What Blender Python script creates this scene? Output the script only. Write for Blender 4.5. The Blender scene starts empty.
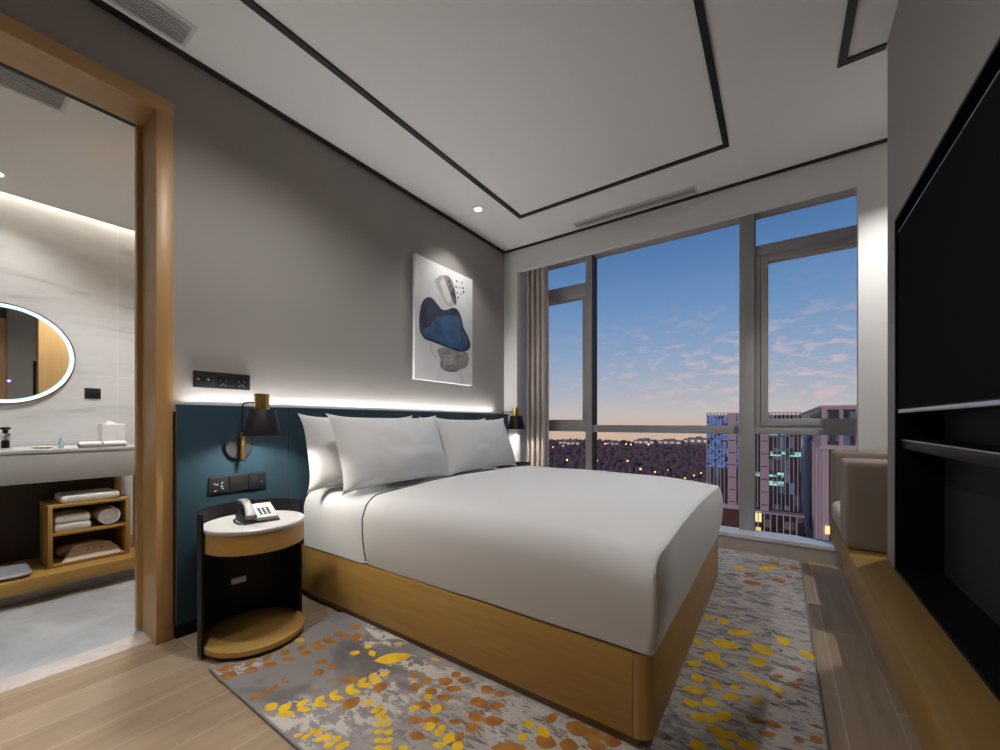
import bpy, bmesh, math, random
from mathutils import Vector, Matrix, noise
random.seed(7)
S = bpy.context.scene
COL = S.collection
PI = math.pi
HC = 2.863          # bedroom ceiling height
Y_WIN = 3.53        # bedroom face of the window wall
X_TV = 2.84         # bedroom face of the television wall

# ------------------------------------------------------------------ materials
def mat(name, col, rough=.6, metal=0., spec=.5, emis=None, estr=1., coat=0., bump=None, sheen=0.):
    m = bpy.data.materials.new(name); m.use_nodes = True
    b = m.node_tree.nodes['Principled BSDF']
    b.inputs['Base Color'].default_value = (*col, 1)
    b.inputs['Roughness'].default_value = rough
    b.inputs['Metallic'].default_value = metal
    b.inputs['Specular IOR Level'].default_value = spec
    b.inputs['Coat Weight'].default_value = coat
    b.inputs['Sheen Weight'].default_value = sheen
    if emis:
        b.inputs['Emission Color'].default_value = (*emis, 1)
        b.inputs['Emission Strength'].default_value = estr
    if bump:
        sc, st, vec = bump
        n = N(m, 'ShaderNodeTexNoise', Scale=sc, Detail=3.); co = coords(m, vec)
        L(m, co, n.inputs['Vector'])
        bp = N(m, 'ShaderNodeBump', Strength=st, Distance=.003)
        L(m, n.outputs['Fac'], bp.inputs['Height']); L(m, bp.outputs['Normal'], b.inputs['Normal'])
    return m
def N(m, t, **kw):
    n = m.node_tree.nodes.new(t)
    for k, v in kw.items():
        if k in n.inputs: n.inputs[k].default_value = v
        else: setattr(n, k, v)
    return n
def L(m, a, b): m.node_tree.links.new(a, b)
def BS(m): return m.node_tree.nodes['Principled BSDF']
def coords(m, scale=(1,1,1), rot=(0,0,0), loc=(0,0,0), world=False):
    if world:
        g = N(m, 'ShaderNodeNewGeometry'); out = g.outputs['Position']
    else:
        g = N(m, 'ShaderNodeTexCoord'); out = g.outputs['Object']
    mp = N(m, 'ShaderNodeMapping')
    mp.inputs['Scale'].default_value = scale; mp.inputs['Rotation'].default_value = rot; mp.inputs['Location'].default_value = loc
    L(m, out, mp.inputs['Vector']); return mp.outputs['Vector']
def ramp(m, fac, stops, interp='LINEAR'):
    r = N(m, 'ShaderNodeValToRGB'); r.color_ramp.interpolation = interp
    e = r.color_ramp.elements
    while len(e) < len(stops): e.new(.5)
    for i, (p, c) in enumerate(stops): e[i].position = p; e[i].color = (*c, 1)
    L(m, fac, r.inputs['Fac']); return r.outputs['Color']
def mixc(m, fac, a, b, mode='MIX'):
    n = N(m, 'ShaderNodeMix', data_type='RGBA', blend_type=mode)
    for s, v in ((0, fac), (6, a), (7, b)):
        if hasattr(v, 'links'): L(m, v, n.inputs[s])
        elif s == 0: n.inputs[0].default_value = v
        else: n.inputs[s].default_value = (*v, 1)
    return n.outputs[2]
def wood(name, c1, c2, axis, rough=.42, fine=1.):
    """straight-grained veneer, grain along axis 0/1/2"""
    m = mat(name, c1, rough)
    sc = [38*fine]*3; sc[axis] = 1.6
    n = N(m, 'ShaderNodeTexNoise', Scale=1.5, Detail=5., Roughness=.62, Distortion=.25)
    L(m, coords(m, sc, world=True), n.inputs['Vector'])
    sc2 = [5.]*3; sc2[axis] = .5
    n2 = N(m, 'ShaderNodeTexNoise', Scale=1., Detail=2.)
    L(m, coords(m, sc2, world=True), n2.inputs['Vector'])
    a = N(m, 'ShaderNodeMath', operation='MULTIPLY_ADD'); a.inputs[1].default_value = .65
    L(m, n.outputs['Fac'], a.inputs[0])
    b = N(m, 'ShaderNodeMath', operation='MULTIPLY'); b.inputs[1].default_value = .4
    L(m, n2.outputs['Fac'], b.inputs[0]); L(m, b.outputs[0], a.inputs[2])
    L(m, ramp(m, a.outputs[0], [(.3, c2), (.7, c1)]), BS(m).inputs['Base Color'])
    return m

M = {}
M['paint'] = mat('taupe_paint', (.325,.304,.288), .85, bump=(180, .12, (1,1,1)))
M['white_wall'] = mat('white_paint', (.70,.70,.69), .8)
M['ceil'] = mat('ceiling_paint', (.74,.74,.74), .9)
M['blacktrim'] = mat('black_metal_trim', (.006,.006,.006), .5)
OK1, OK2 = (.50,.305,.085), (.38,.215,.05)
M['oak_y'] = wood('oak_grain_along_room', OK1, OK2, 1)
M['oak_x'] = wood('oak_grain_across_room', OK1, OK2, 0)
M['oak_z'] = wood('oak_grain_upright', (.50,.31,.095), (.40,.235,.06), 2)
M['oak_bedpost'] = wood('oak_post_grain', OK1, OK2, 2)
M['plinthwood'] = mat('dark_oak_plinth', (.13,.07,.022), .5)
M['oak_door'] = wood('oak_door_frame', (.50,.305,.12), (.41,.235,.08), 2, .38)
M['oak_doorh'] = wood('oak_door_head', (.50,.305,.12), (.41,.235,.08), 1, .38)
M['bench_y'] = wood('bench_oak', (.34,.20,.05), (.25,.14,.032), 1, .5)
M['headboard'] = mat('teal_fabric', (.0046,.034,.056), .85, bump=(420, .35, (1,1,1)), sheen=.15)
M['linen'] = mat('white_cotton', (.80,.80,.80), .85, sheen=.1)
M['linen_sheet'] = mat('white_sheet', (.80,.81,.82), .85)  # even, slightly cool white of the mattress sheet
M['piping'] = mat('grey_piping', (.12,.12,.13), .8)
M['black'] = mat('black_powder_coat', (.008,.008,.009), .5, spec=.25)
M['blackgloss'] = mat('black_lacquer', (.006,.006,.007), .4, spec=.12)
M['nichegrey'] = mat('charcoal_panel', (.022,.0235,.0235), .6, spec=.2)
M['screen'] = mat('dark_screen_glass', (.013,.0135,.0135), .5, spec=.0)
M['silver'] = mat('brushed_silver', (.55,.55,.57), .32, 1.)
M['chrome'] = mat('polished_chrome', (.75,.76,.77), .12, 1.)
M['brass'] = mat('antique_brass', (.52,.36,.13), .28, 1.)
M['shade_in'] = mat('white_enamel', (.75,.72,.65), .5)
M['bulb'] = mat('lit_bulb', (1,1,1), .5, emis=(1,.83,.58), estr=10)
M['quartz'] = mat('white_stone_top', (.54,.54,.545), .3)
M['graphite'] = mat('graphite_plastic', (.014,.0145,.016), .5, spec=.25)
M['graphite2'] = mat('graphite_plastic_light', (.014,.015,.018), .5, spec=.3)
M['offwhite'] = mat('off_white_print', (.7,.7,.7), .6)
M['phonelight'] = mat('silver_plastic', (.42,.43,.44), .4)
M['phonemid'] = mat('grey_plastic', (.16,.165,.17), .4)
M['phonedark'] = mat('dark_plastic', (.03,.03,.032), .35)
M['sofa'] = mat('beige_upholstery', (.26,.208,.168), .85, bump=(300, .2, (1,1,1)), sheen=.1)
M['seat'] = mat('beige_seat_fabric', (.50,.42,.37), .85, bump=(300, .2, (1,1,1)))
M['alu'] = mat('bronze_grey_aluminium', (.40,.395,.39), .5, .05)
M['gasket'] = mat('dark_gasket', (.012,.012,.013), .6)
M['vent'] = mat('vent_white', (.6,.6,.6), .6)
M['ventdark'] = mat('vent_shadow', (.05,.05,.05), .8)
M['slat'] = mat('vent_slat', (.42,.42,.42), .5)
M['led'] = mat('lit_lamp_lens', (1,1,1), .5, emis=(1,.95,.86), estr=14)
M['ledstrip'] = mat('lit_led_tape', (1,1,1), .5, emis=(1,.9,.75), estr=3)
M['towel'] = mat('white_terry', (.80,.79,.77), .95, bump=(260, .8, (1,1,1)), sheen=.3)
M['cream'] = mat('cream_cloth', (.72,.63,.52), .9)
M['ink'] = mat('dark_ink', (.05,.035,.03), .8)
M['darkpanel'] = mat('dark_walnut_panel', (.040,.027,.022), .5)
M['apron'] = mat('grey_stone_apron', (.42,.43,.425), .35)
M['mirror'] = mat('mirror_glass', (.80,.80,.80), .02, 1.)
M['mirrorled'] = mat('lit_mirror_ring', (.9,.95,.95), .5, emis=(.86,.90,.90), estr=.75)
M['mirrorled2'] = mat('lit_mirror_inner_edge', (.3,.8,.8), .5, emis=(.30,.78,.74), estr=.75)
M['touchled'] = mat('lit_touch_button', (.2,.2,1), .5, emis=(.45,.55,1.), estr=1.6)
M['touchring'] = mat('touch_button_ring', (.08,.03,.25), .5, emis=(.12,.05,.45), estr=.5)
M['aqua'] = mat('aqua_bottle', (.36,.56,.56), .25)
M['scale'] = mat('grey_scale_glass', (.40,.41,.42), .25)

def tile_wall(name):
    m = mat(name, (.6,.58,.55), .28)
    n = N(m, 'ShaderNodeTexNoise', Scale=1., Detail=6., Roughness=.6, Distortion=1.1)
    L(m, coords(m, (1,1.3,7), rot=(.09,0,0), world=True), n.inputs['Vector'])
    base = ramp(m, n.outputs['Fac'], [(.30, (.44,.43,.42)), (.40, (.57,.565,.555)), (.58, (.62,.62,.61)), (.75, (.55,.545,.535))])
    br = N(m, 'ShaderNodeTexBrick', offset=0.)
    for k, v in (('Scale',1.),('Mortar Size',.003),('Brick Width',.6),('Row Height',1.4)): br.inputs[k].default_value = v
    br.inputs['Color1'].default_value = br.inputs['Color2'].default_value = (1,1,1,1); br.inputs['Mortar'].default_value = (1.12,1.12,1.11,1)
    g = N(m, 'ShaderNodeNewGeometry'); sx = N(m, 'ShaderNodeSeparateXYZ'); cx = N(m, 'ShaderNodeCombineXYZ')
    L(m, g.outputs['Position'], sx.inputs[0])
    ad = N(m, 'ShaderNodeMath', operation='ADD'); ad.inputs[1].default_value = 9.6 - .845 + .0
    L(m, sx.outputs['Y'], ad.inputs[0]); L(m, ad.outputs[0], cx.inputs['X']); L(m, sx.outputs['Z'], cx.inputs['Y'])
    L(m, cx.outputs[0], br.inputs['Vector'])
    L(m, mixc(m, 1., base, br.outputs['Color'], 'MULTIPLY'), BS(m).inputs['Base Color'])
    return m
M['tile'] = tile_wall('veined_stone_tile')

def plank_floor():
    m = mat('timber_look_tile', (.4,.3,.2), .55, spec=.22)
    g = N(m, 'ShaderNodeNewGeometry'); sx = N(m, 'ShaderNodeSeparateXYZ'); cx = N(m, 'ShaderNodeCombineXYZ')
    L(m, g.outputs['Position'], sx.inputs[0])
    a1 = N(m, 'ShaderNodeMath', operation='ADD'); a1.inputs[1].default_value = 9.4
    a2 = N(m, 'ShaderNodeMath', operation='ADD'); a2.inputs[1].default_value = .162*40 - 2.603 + .162*0
    L(m, sx.outputs['Y'], a1.inputs[0]); L(m, sx.outputs['X'], a2.inputs[0])
    L(m, a1.outputs[0], cx.inputs['X']); L(m, a2.outputs[0], cx.inputs['Y'])
    br = N(m, 'ShaderNodeTexBrick', offset=.37, offset_frequency=2)
    for k, v in (('Scale',1.),('Mortar Size',.0016),('Mortar Smooth',.1),('Bias',0.),('Brick Width',.95),('Row Height',.162)): br.inputs[k].default_value = v
    br.inputs['Color1'].default_value = (.335,.24,.155,1); br.inputs['Color2'].default_value = (.41,.31,.215,1)
    br.inputs['Mortar'].default_value = (.56,.48,.39,1)
    L(m, cx.outputs[0], br.inputs['Vector'])
    n = N(m, 'ShaderNodeTexNoise', Scale=1., Detail=5., Roughness=.6, Distortion=.5)
    L(m, coords(m, (17,1.5,1), world=True), n.inputs['Vector'])
    gr = ramp(m, n.outputs['Fac'], [(.3,(.80,.78,.76)), (.55,(1,1,1)), (.8,(1.0,.97,.94))])
    L(m, mixc(m, 1., br.outputs['Color'], gr, 'MULTIPLY'), BS(m).inputs['Base Color'])
    return m
M['planks'] = plank_floor()

def stone(name, cols, scale, vein=0.):
    m = mat(name, cols[0], .3)
    n = N(m, 'ShaderNodeTexNoise', Scale=scale, Detail=8., Roughness=.68, Distortion=1.6)
    L(m, coords(m, (1,1,1), world=True), n.inputs['Vector'])
    L(m, ramp(m, n.outputs['Fac'], [(.3, cols[0]), (.5, cols[1]), (.68, cols[2])]), BS(m).inputs['Base Color'])
    return m
M['greystone'] = stone('grey_marble_floor', ((.36,.37,.38),(.46,.47,.48),(.58,.59,.60)), 2.4)
M['threshold'] = stone('beige_marble', ((.52,.46,.42),(.62,.56,.52),(.70,.65,.61)), 5)
M['sill'] = stone('pale_marble_sill', ((.55,.56,.60),(.68,.69,.73),(.76,.77,.80)), 3)
M['sillface'] = stone('beige_marble_upstand', ((.40,.35,.30),(.47,.42,.37),(.52,.47,.42)), 4)

def rug_mat():
    m = mat('woven_grey_rug', (.3,.3,.3), .95)
    n1 = N(m, 'ShaderNodeTexNoise', Scale=1., Detail=3., Roughness=.55, Distortion=.3)
    L(m, coords(m, (2.6,3.2,1), world=True), n1.inputs['Vector'])
    base = ramp(m, n1.outputs['Fac'], [(.30,(.12,.11,.112)), (.42,(.20,.182,.182)), (.47,(.26,.238,.236)), (.66,(.29,.265,.26))])
    # ragged pale and dark flecks, long in the weave direction
    n2 = N(m, 'ShaderNodeTexNoise', Scale=1., Detail=5., Roughness=.68, Distortion=.5)
    L(m, coords(m, (11,20,1), rot=(0,0,.25), world=True), n2.inputs['Vector'])
    n3 = N(m, 'ShaderNodeTexNoise', Scale=1., Detail=1.)
    L(m, coords(m, (2.1,1.7,1), loc=(3.1,.4,0), world=True), n3.inputs['Vector'])
    msk = ramp(m, n3.outputs['Fac'], [(.53,(0,0,0)), (.57,(1,1,1))])
    fl = ramp(m, n2.outputs['Fac'], [(.50,(0,0,0)), (.53,(1,1,1))])
    w = mixc(m, 1., fl, msk, 'MULTIPLY')
    c = mixc(m, w, base, (.53,.49,.455))
    n4 = N(m, 'ShaderNodeTexNoise', Scale=1., Detail=5., Roughness=.7, Distortion=1.)
    L(m, coords(m, (11,32,1), rot=(0,0,.2), loc=(7,2,0), world=True), n4.inputs['Vector'])
    d = ramp(m, n4.outputs['Fac'], [(.545,(0,0,0)), (.575,(1,1,1))])
    sx = N(m, 'ShaderNodeSeparateXYZ'); g = N(m, 'ShaderNodeNewGeometry'); L(m, g.outputs['Position'], sx.inputs[0])
    far = ramp(m, N2(m, sx.outputs['X'], .5), [(.55,(0,0,0)), (.9,(1,1,1))])
    c = mixc(m, mixc(m, 1., d, far, 'MULTIPLY'), c, (.10,.09,.095))
    n5 = N(m, 'ShaderNodeTexNoise', Scale=1., Detail=5., Roughness=.7, Distortion=1.)
    L(m, coords(m, (10,34,1), rot=(0,0,.2), loc=(1,9,0), world=True), n5.inputs['Vector'])
    d2 = ramp(m, n5.outputs['Fac'], [(.46,(0,0,0)), (.50,(1,1,1))])
    c = mixc(m, mixc(m, 1., d2, far, 'MULTIPLY'), c, (.49,.44,.405))
    L(m, c, BS(m).inputs['Base Color'])
    nb = N(m, 'ShaderNodeTexNoise', Scale=500.); bp = N(m, 'ShaderNodeBump', Strength=.5, Distance=.003)
    L(m, nb.outputs['Fac'], bp.inputs['Height']); L(m, bp.outputs['Normal'], BS(m).inputs['Normal'])
    return m
def N2(m, sock, k):
    a = N(m, 'ShaderNodeMath', operation='MULTIPLY'); a.inputs[1].default_value = k
    L(m, sock, a.inputs[0]); return a.outputs[0]
M['rug'] = rug_mat()
M['rugedge'] = mat('rug_binding', (.23,.22,.225), .9)
def leafmat(name, a, b):
    m = mat(name, a, .9)
    n = N(m, 'ShaderNodeTexNoise', Scale=22., Detail=3.)
    L(m, coords(m, world=True), n.inputs['Vector'])
    L(m, ramp(m, n.outputs['Fac'], [(.38, b), (.62, a)]), BS(m).inputs['Base Color'])
    return m
M['leaf_y'] = leafmat('yellow_leaf_pile', (.82,.53,.015), (.68,.41,.012))
M['leaf_o'] = leafmat('rust_leaf_pile', (.44,.19,.035), (.30,.12,.025))

def curtain_mat():
    m = mat('taupe_curtain', (.60,.53,.49), .9, sheen=.2)
    return m
M['curtain'] = curtain_mat()
def pane_mat():
    m = bpy.data.materials.new('window_glass'); m.use_nodes = True
    nt = m.node_tree; nt.nodes.remove(nt.nodes['Principled BSDF'])
    t = N(m, 'ShaderNodeBsdfTransparent'); t.inputs['Color'].default_value = (.95,.97,.97,1)
    g = N(m, 'ShaderNodeBsdfGlossy'); g.inputs['Roughness'].default_value = .35
    mx = N(m, 'ShaderNodeMixShader'); mx.inputs[0].default_value = .006
    L(m, t.outputs[0], mx.inputs[1]); L(m, g.outputs[0], mx.inputs[2])
    L(m, mx.outputs[0], nt.nodes['Material Output'].inputs['Surface'])
    return m
M['pane'] = pane_mat()

# ------------------------------------------------------------------ mesh building
class MB:
    """collects shapes in world coordinates; build() links them as ONE object"""
    def __init__(s): s.bm = bmesh.new()
    def merge(s, tmp, mi=0, smooth=False):
        off = {}
        for v in tmp.verts: off[v] = s.bm.verts.new(v.co)
        for f in tmp.faces:
            try:
                nf = s.bm.faces.new([off[v] for v in f.verts]); nf.material_index = mi; nf.smooth = smooth
            except ValueError: pass
        tmp.free(); return s
    def box(s, x0, x1, y0, y1, z0, z1, bev=0, mi=0, seg=2, rot=None, piv=None):
        t = bmesh.new(); bmesh.ops.create_cube(t, size=1)
        for v in t.verts:
            v.co = Vector((x0+(v.co.x+.5)*(x1-x0), y0+(v.co.y+.5)*(y1-y0), z0+(v.co.z+.5)*(z1-z0)))
        if bev: bmesh.ops.bevel(t, geom=t.edges[:], offset=bev, segments=seg, profile=.5, affect='EDGES')
        if rot:
            p = Vector(piv) if piv else Vector(((x0+x1)/2,(y0+y1)/2,(z0+z1)/2))
            for v in t.verts: v.co = p + rot @ (v.co - p)
        return s.merge(t, mi, bool(bev))
    def rings(s, rings, mi=0, cap=True, smooth=True, close=True):
        vs = [[s.bm.verts.new(p) for p in r] for r in rings]
        n = len(rings[0])
        for a, b in zip(vs, vs[1:]):
            for i in range(n if close else n-1):
                f = s.bm.faces.new((a[i], a[(i+1)%n], b[(i+1)%n], b[i])); f.material_index = mi; f.smooth = smooth
        if cap:
            for r, fl in ((vs[0], True), (vs[-1], False)):
                f = s.bm.faces.new(r[::-1] if fl else r); f.material_index = mi
        return s
    def tube(s, pts, r, seg=10, mi=0):
        pts = [Vector(p) for p in pts]; rs = r if isinstance(r, (list, tuple)) else [r]*len(pts)
        out = []; ref = None
        for i, p in enumerate(pts):
            d = (pts[min(i+1, len(pts)-1)] - pts[max(i-1, 0)]).normalized()
            if ref is None: ref = d.orthogonal().normalized()
            u = (ref - d*ref.dot(d)).normalized(); ref = u; w = d.cross(u)
            out.append([p + (u*math.cos(2*PI*k/seg) + w*math.sin(2*PI*k/seg))*rs[i] for k in range(seg)])
        return s.rings(out, mi)
    def lathe(s, c, prof, seg=48, mi=0, axis=2, cap=True, ell=(1,1)):
        """prof: (radius, height) pairs about an axis through c"""
        out = []
        for r, h in prof:
            ring = []
            for k in range(seg):
                a = 2*PI*k/seg; p = [ell[0]*r*math.cos(a), ell[1]*r*math.sin(a)]
                q = [0,0,0]; o = [i for i in range(3) if i != axis]
                q[axis] = h; q[o[0]] = p[0]; q[o[1]] = p[1]
                ring.append(Vector(c) + Vector(q))
            out.append(ring)
        return s.rings(out, mi, cap)
    def prism(s, pts, fn, d0, d1, mi=0, smooth=False):
        """2-D outline pts swept from d0 to d1; fn(a, b, d) gives the point"""
        return s.rings([[Vector(fn(a, b, d)) for a, b in pts] for d in (d0, d1)], mi, True, smooth)
    def face(s, pts, mi=0):
        f = s.bm.faces.new([s.bm.verts.new(p) for p in pts]); f.material_index = mi; return s
    def rbox(s, x0, x1, y0, y1, z0, z1, r, n=(10,10,6), mi=0, fn=None):
        """soft rounded box; r = (rx, ry, rz); fn deforms points"""
        t = bmesh.new(); idx = {}
        lo = Vector((x0,y0,z0)); hi = Vector((x1,y1,z1)); r = Vector(r)
        def dens(k, m):     # denser near the ends, where the rounding is
            u = k/m; return .5 - .5*math.cos(PI*u)*(.55+.45*abs(math.cos(PI*u))**.3)
        def pt(i, j, k):
            key = (i,j,k)
            if key in idx: return idx[key]
            p = Vector((lo.x+(hi.x-lo.x)*dens(i,n[0]), lo.y+(hi.y-lo.y)*dens(j,n[1]), lo.z+(hi.z-lo.z)*dens(k,n[2])))
            q = Vector([min(max(p[a], lo[a]+r[a]), hi[a]-r[a]) for a in range(3)])
            d = Vector([(p[a]-q[a])/r[a] if r[a] else 0 for a in range(3)])
            if d.length > 1e-6:
                m_ = max(abs(c) for c in d); d = d.normalized()*m_
                p = q + Vector([d[a]*r[a] for a in range(3)])
            if fn: p = fn(p)
            idx[key] = t.verts.new(p); return idx[key]
        def quad(a,b,c,d): t.faces.new((pt(*a),pt(*b),pt(*c),pt(*d)))
        nx,ny,nz = n
        for i in range(nx):
            for j in range(ny):
                quad((i,j,0),(i,j+1,0),(i+1,j+1,0),(i+1,j,0)); quad((i,j,nz),(i+1,j,nz),(i+1,j+1,nz),(i,j+1,nz))
        for i in range(nx):
            for k in range(nz):
                quad((i,0,k),(i+1,0,k),(i+1,0,k+1),(i,0,k+1)); quad((i,ny,k),(i,ny,k+1),(i+1,ny,k+1),(i+1,ny,k))
        for j in range(ny):
            for k in range(nz):
                quad((0,j,k),(0,j,k+1),(0,j+1,k+1),(0,j+1,k)); quad((nx,j,k),(nx,j+1,k),(nx,j+1,k+1),(nx,j,k+1))
        return s.merge(t, mi, True)
    def build(s, name, mats, parent=None, base=None, norm=True):
        if norm: bmesh.ops.recalc_face_normals(s.bm, faces=s.bm.faces[:])
        if parent is not None:
            o_ = parent
            org = Vector((0,0,0))
            while o_ is not None: org = org + o_.location; o_ = o_.parent
        elif base is not None: org = Vector(base)
        else:
            cs = [v.co for v in s.bm.verts]
            org = Vector(((min(c.x for c in cs)+max(c.x for c in cs))/2, (min(c.y for c in cs)+max(c.y for c in cs))/2, min(c.z for c in cs)))
        for v in s.bm.verts: v.co -= org
        me = bpy.data.meshes.new(name); s.bm.to_mesh(me); s.bm.free()
        for m_ in (mats if isinstance(mats, (list, tuple)) else [mats]): me.materials.append(m_)
        try: me.set_sharp_from_angle(angle=math.radians(38))
        except Exception: pass
        o = bpy.data.objects.new(name, me); COL.objects.link(o)
        if parent is not None: o.parent = parent
        else: o.location = org
        return o
def thing(name, label, cat, loc, group=None):
    o = bpy.data.objects.new(name, None); COL.objects.link(o); o.location = loc; o.empty_display_size = .05
    return tag(o, label, cat, group)
def tag(o, label, cat, group=None, kind=None):
    o['label'] = label; o['category'] = cat
    if group: o['group'] = group
    if kind: o['kind'] = kind
    return o
def struct(o, label=None, cat=None):
    o['kind'] = 'structure'
    if label: o['label'] = label; o['category'] = cat or o.name.split('_')[0]
    return o
def dup(root, delta, label, group=None):
    r = root.copy(); COL.objects.link(r); r.location = root.location + Vector(delta); r['label'] = label
    if group: r['group'] = group
    for ch in list(root.children):
        c = ch.copy(); COL.objects.link(c); c.parent = r
        for g in ch.children:
            d = g.copy(); COL.objects.link(d); d.parent = c
    return r
def light(name, kind, loc, energy, col=(1,1,1), rot=(0,0,0), **kw):
    l = bpy.data.lights.new(name, kind); l.energy = energy; l.color = col
    for k, v in kw.items(): setattr(l, k, v)
    o = bpy.data.objects.new(name, l); COL.objects.link(o); o.location = loc; o.rotation_euler = rot
    return o

# ------------------------------------------------------------------ the room shell
Y_BACK = -1.9
DY0, DY1, DZ = -.36, .612, 2.528          # bathroom doorway
BW = -1.85                                # bathroom tile wall
BC = 2.57                                 # bathroom ceiling
b = MB(); b.box(-.05, 3.62, Y_BACK-.1, 4.2, -.12, 0)
struct(b.build('floor', M['planks']), 'pale timber-look plank tile floor of the bedroom', 'floor')
b = MB(); b.box(-2.05, -.18, -1.3, 1.75, -.12, 0)
struct(b.build('floor', M['greystone']), 'grey marble floor of the bathroom through the doorway', 'floor')
b = MB(); b.box(-.1801, -.05, DY0-.3, DY1+.3, -.1, .001)
struct(b.build('trim_1', M['threshold']), 'beige marble threshold strip in the bathroom doorway', 'threshold')
b = MB(); b.box(-.2, 3.62, Y_BACK-.1, 4.2, HC, HC+.1)
struct(b.build('ceiling', M['ceil']), 'white bedroom ceiling with black inlaid lines', 'ceiling')
b = MB(); b.box(-1.785, -.2, -1.3, 1.75, BC, BC+.06)
b.box(-2.05, -.2, -1.3, 1.75, 2.75, 2.8); b.box(-1.785, -1.765, -1.3, 1.75, BC, 2.66)
struct(b.build('ceiling', M['ceil']), 'white bathroom ceiling with a light cove along the tiled wall', 'ceiling')
b = MB()
b.box(-.2, 0, Y_BACK, DY0, 0, HC); b.box(-.2, 0, DY1+.012, 4.1, 0, HC); b.box(-.2, 0, DY0, DY1+.012, DZ+.012, HC)
struct(b.build('wall_left', M['paint']), 'taupe painted wall behind the bed with the bathroom doorway', 'wall')
OX0, OX1, OZ = .166, 2.848, 2.634
b = MB(); b.box(0, OX0, Y_WIN, Y_WIN+.06, 0, HC); b.box(OX1, 3.62, Y_WIN, Y_WIN+.06, 0, HC); b.box(OX0, OX1, Y_WIN, Y_WIN+.06, OZ, HC)
struct(b.build('wall_far', M['white_wall']), 'white wall around the wide window opening', 'wall')
# television wall: pier, header, and the run towards the entrance
TY0, TY1, TZ0, TZ1 = .86, 2.436, .40, 1.94
b = MB()
b.box(X_TV, 3.02, TY1, 2.612, 0, HC); b.box(X_TV, 3.02, TY0, TY1, TZ1, HC); b.box(X_TV, 3.02, TY0, TY1, 0, TZ0-.001)
b.box(X_TV, 3.02, .62, TY0, 0, HC); b.box(3.0, 3.12, TY0-.2, 2.612, 0, HC)
struct(b.build('wall_right', M['paint']), 'taupe painted wall carrying the television', 'wall')
b = MB(); b.box(3.5, 3.62, 2.5, 4.2, 0, HC); b.box(3.02, 3.5, 2.5, 2.612, 0, HC)
struct(b.build('wall_alcove', M['paint']), 'taupe side of the seat alcove beside the window', 'wall')
b = MB(); b.box(-.2, 3.62, Y_BACK-.1, Y_BACK, 0, HC); b.box(3.0, 3.62, Y_BACK, .62, 0, HC)
struct(b.build('wall_back', M['paint']), 'taupe wall at the entrance end', 'wall')
b = MB(); b.box(BW-.2, BW, -1.3, 1.75, 0, 2.75)
struct(b.build('wall_bathroom', M['tile']), 'veined pale stone tile wall behind the vanity', 'wall')
b = MB(); b.box(BW, -.2, 1.65, 1.75, 0, 2.75); b.box(BW, -.2, -1.3, -1.2, 0, 2.75)
struct(b.build('wall_bathroom_side', M['tile']), 'tiled end walls of the bathroom', 'wall')
# outer shell of the bay behind the pelmet
YG = 4.03
b = MB(); b.box(3.08, 3.18, Y_WIN+.06, YG+.12, 0, HC); b.box(-.2, .01, Y_WIN+.06, YG+.12, 0, HC)
struct(b.build('wall_bay', M['white_wall']), 'white returns at both ends of the window bay', 'wall')

# black inlaid ceiling lines
def cline(segs, label, idx):
    b = MB()
    for x0, x1, y0, y1, z0 in segs: b.box(x0, x1, y0, y1, z0, HC+.002)
    struct(b.build('trim_%d' % idx, M['blacktrim']), label, 'trim')
T = HC-.012
cline([(0, .032, -1.8, Y_WIN, T)], 'black line along the top of the taupe bed wall', 2)
cline([(.032, X_TV+.16, Y_WIN-.03, Y_WIN, T)], 'black line along the top of the window wall', 3)
cline([(.53, .565, -1.5, 3.0, T), (.565, 2.15, 2.967, 3.0, T), (2.117, 2.15, -1.5, 2.967, T)], 'black rectangular ceiling outline over the bed', 4)
cline([(2.66, 2.695, -1.5, 2.65, T), (2.695, X_TV, 2.617, 2.65, T)], 'short black ceiling corner line near the television wall', 5)

# doorway lining, casing and sliding leaf
d = bpy.data.objects.new('door_1', None); COL.objects.link(d); d.location = (-.09, DY1, 0)
struct(d, 'oak framed bathroom doorway with sliding leaf', 'door')
b = MB()
b.box(0, .022, DY1-.004, DY1+.062, 0, DZ, .002); b.box(0, .022, DY0-.062, DY0+.004, 0, DZ, .002)
b.build('casing', M['oak_door'], d)
b = MB(); b.box(0, .022, DY0-.062, DY1+.062, DZ-.004, DZ+.062, .002); b.build('head_casing', M['oak_doorh'], d)
b = MB()
b.box(-.2, .018, DY1, DY1+.012, 0, DZ); b.box(-.2, .018, DY0-.012, DY0, 0, DZ)
b.build('jamb', M['oak_door'], d)
b = MB(); b.box(-.2, .018, DY0-.012, DY1+.012, DZ, DZ+.012); b.build('head_jamb', M['oak_doorh'], d)
b = MB(); b.box(-.262, -.214, DY0-.1, 1.6, 2.545, 2.568); b.build('sliding_track', M['black'], d)
b = MB(); b.box(-.258, -.218, DY1-.018, 1.6, .012, 2.545, .003)
lf = b.build('sliding_leaf', M['oak_door'], d)
b = MB(); b.box(-.265, -.258, DY1+.02, DY1+.045, .85, 1.25, .003); b.build('pull_handle', M['silver'], lf)

# headboard-side skirting and right skirting
b = MB(); b.box(.0, .028, DY1+.07, Y_WIN, 0, .075)
struct(b.build('baseboard_left', M['black']), 'black recessed skirting under the headboard', 'skirting')

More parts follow.
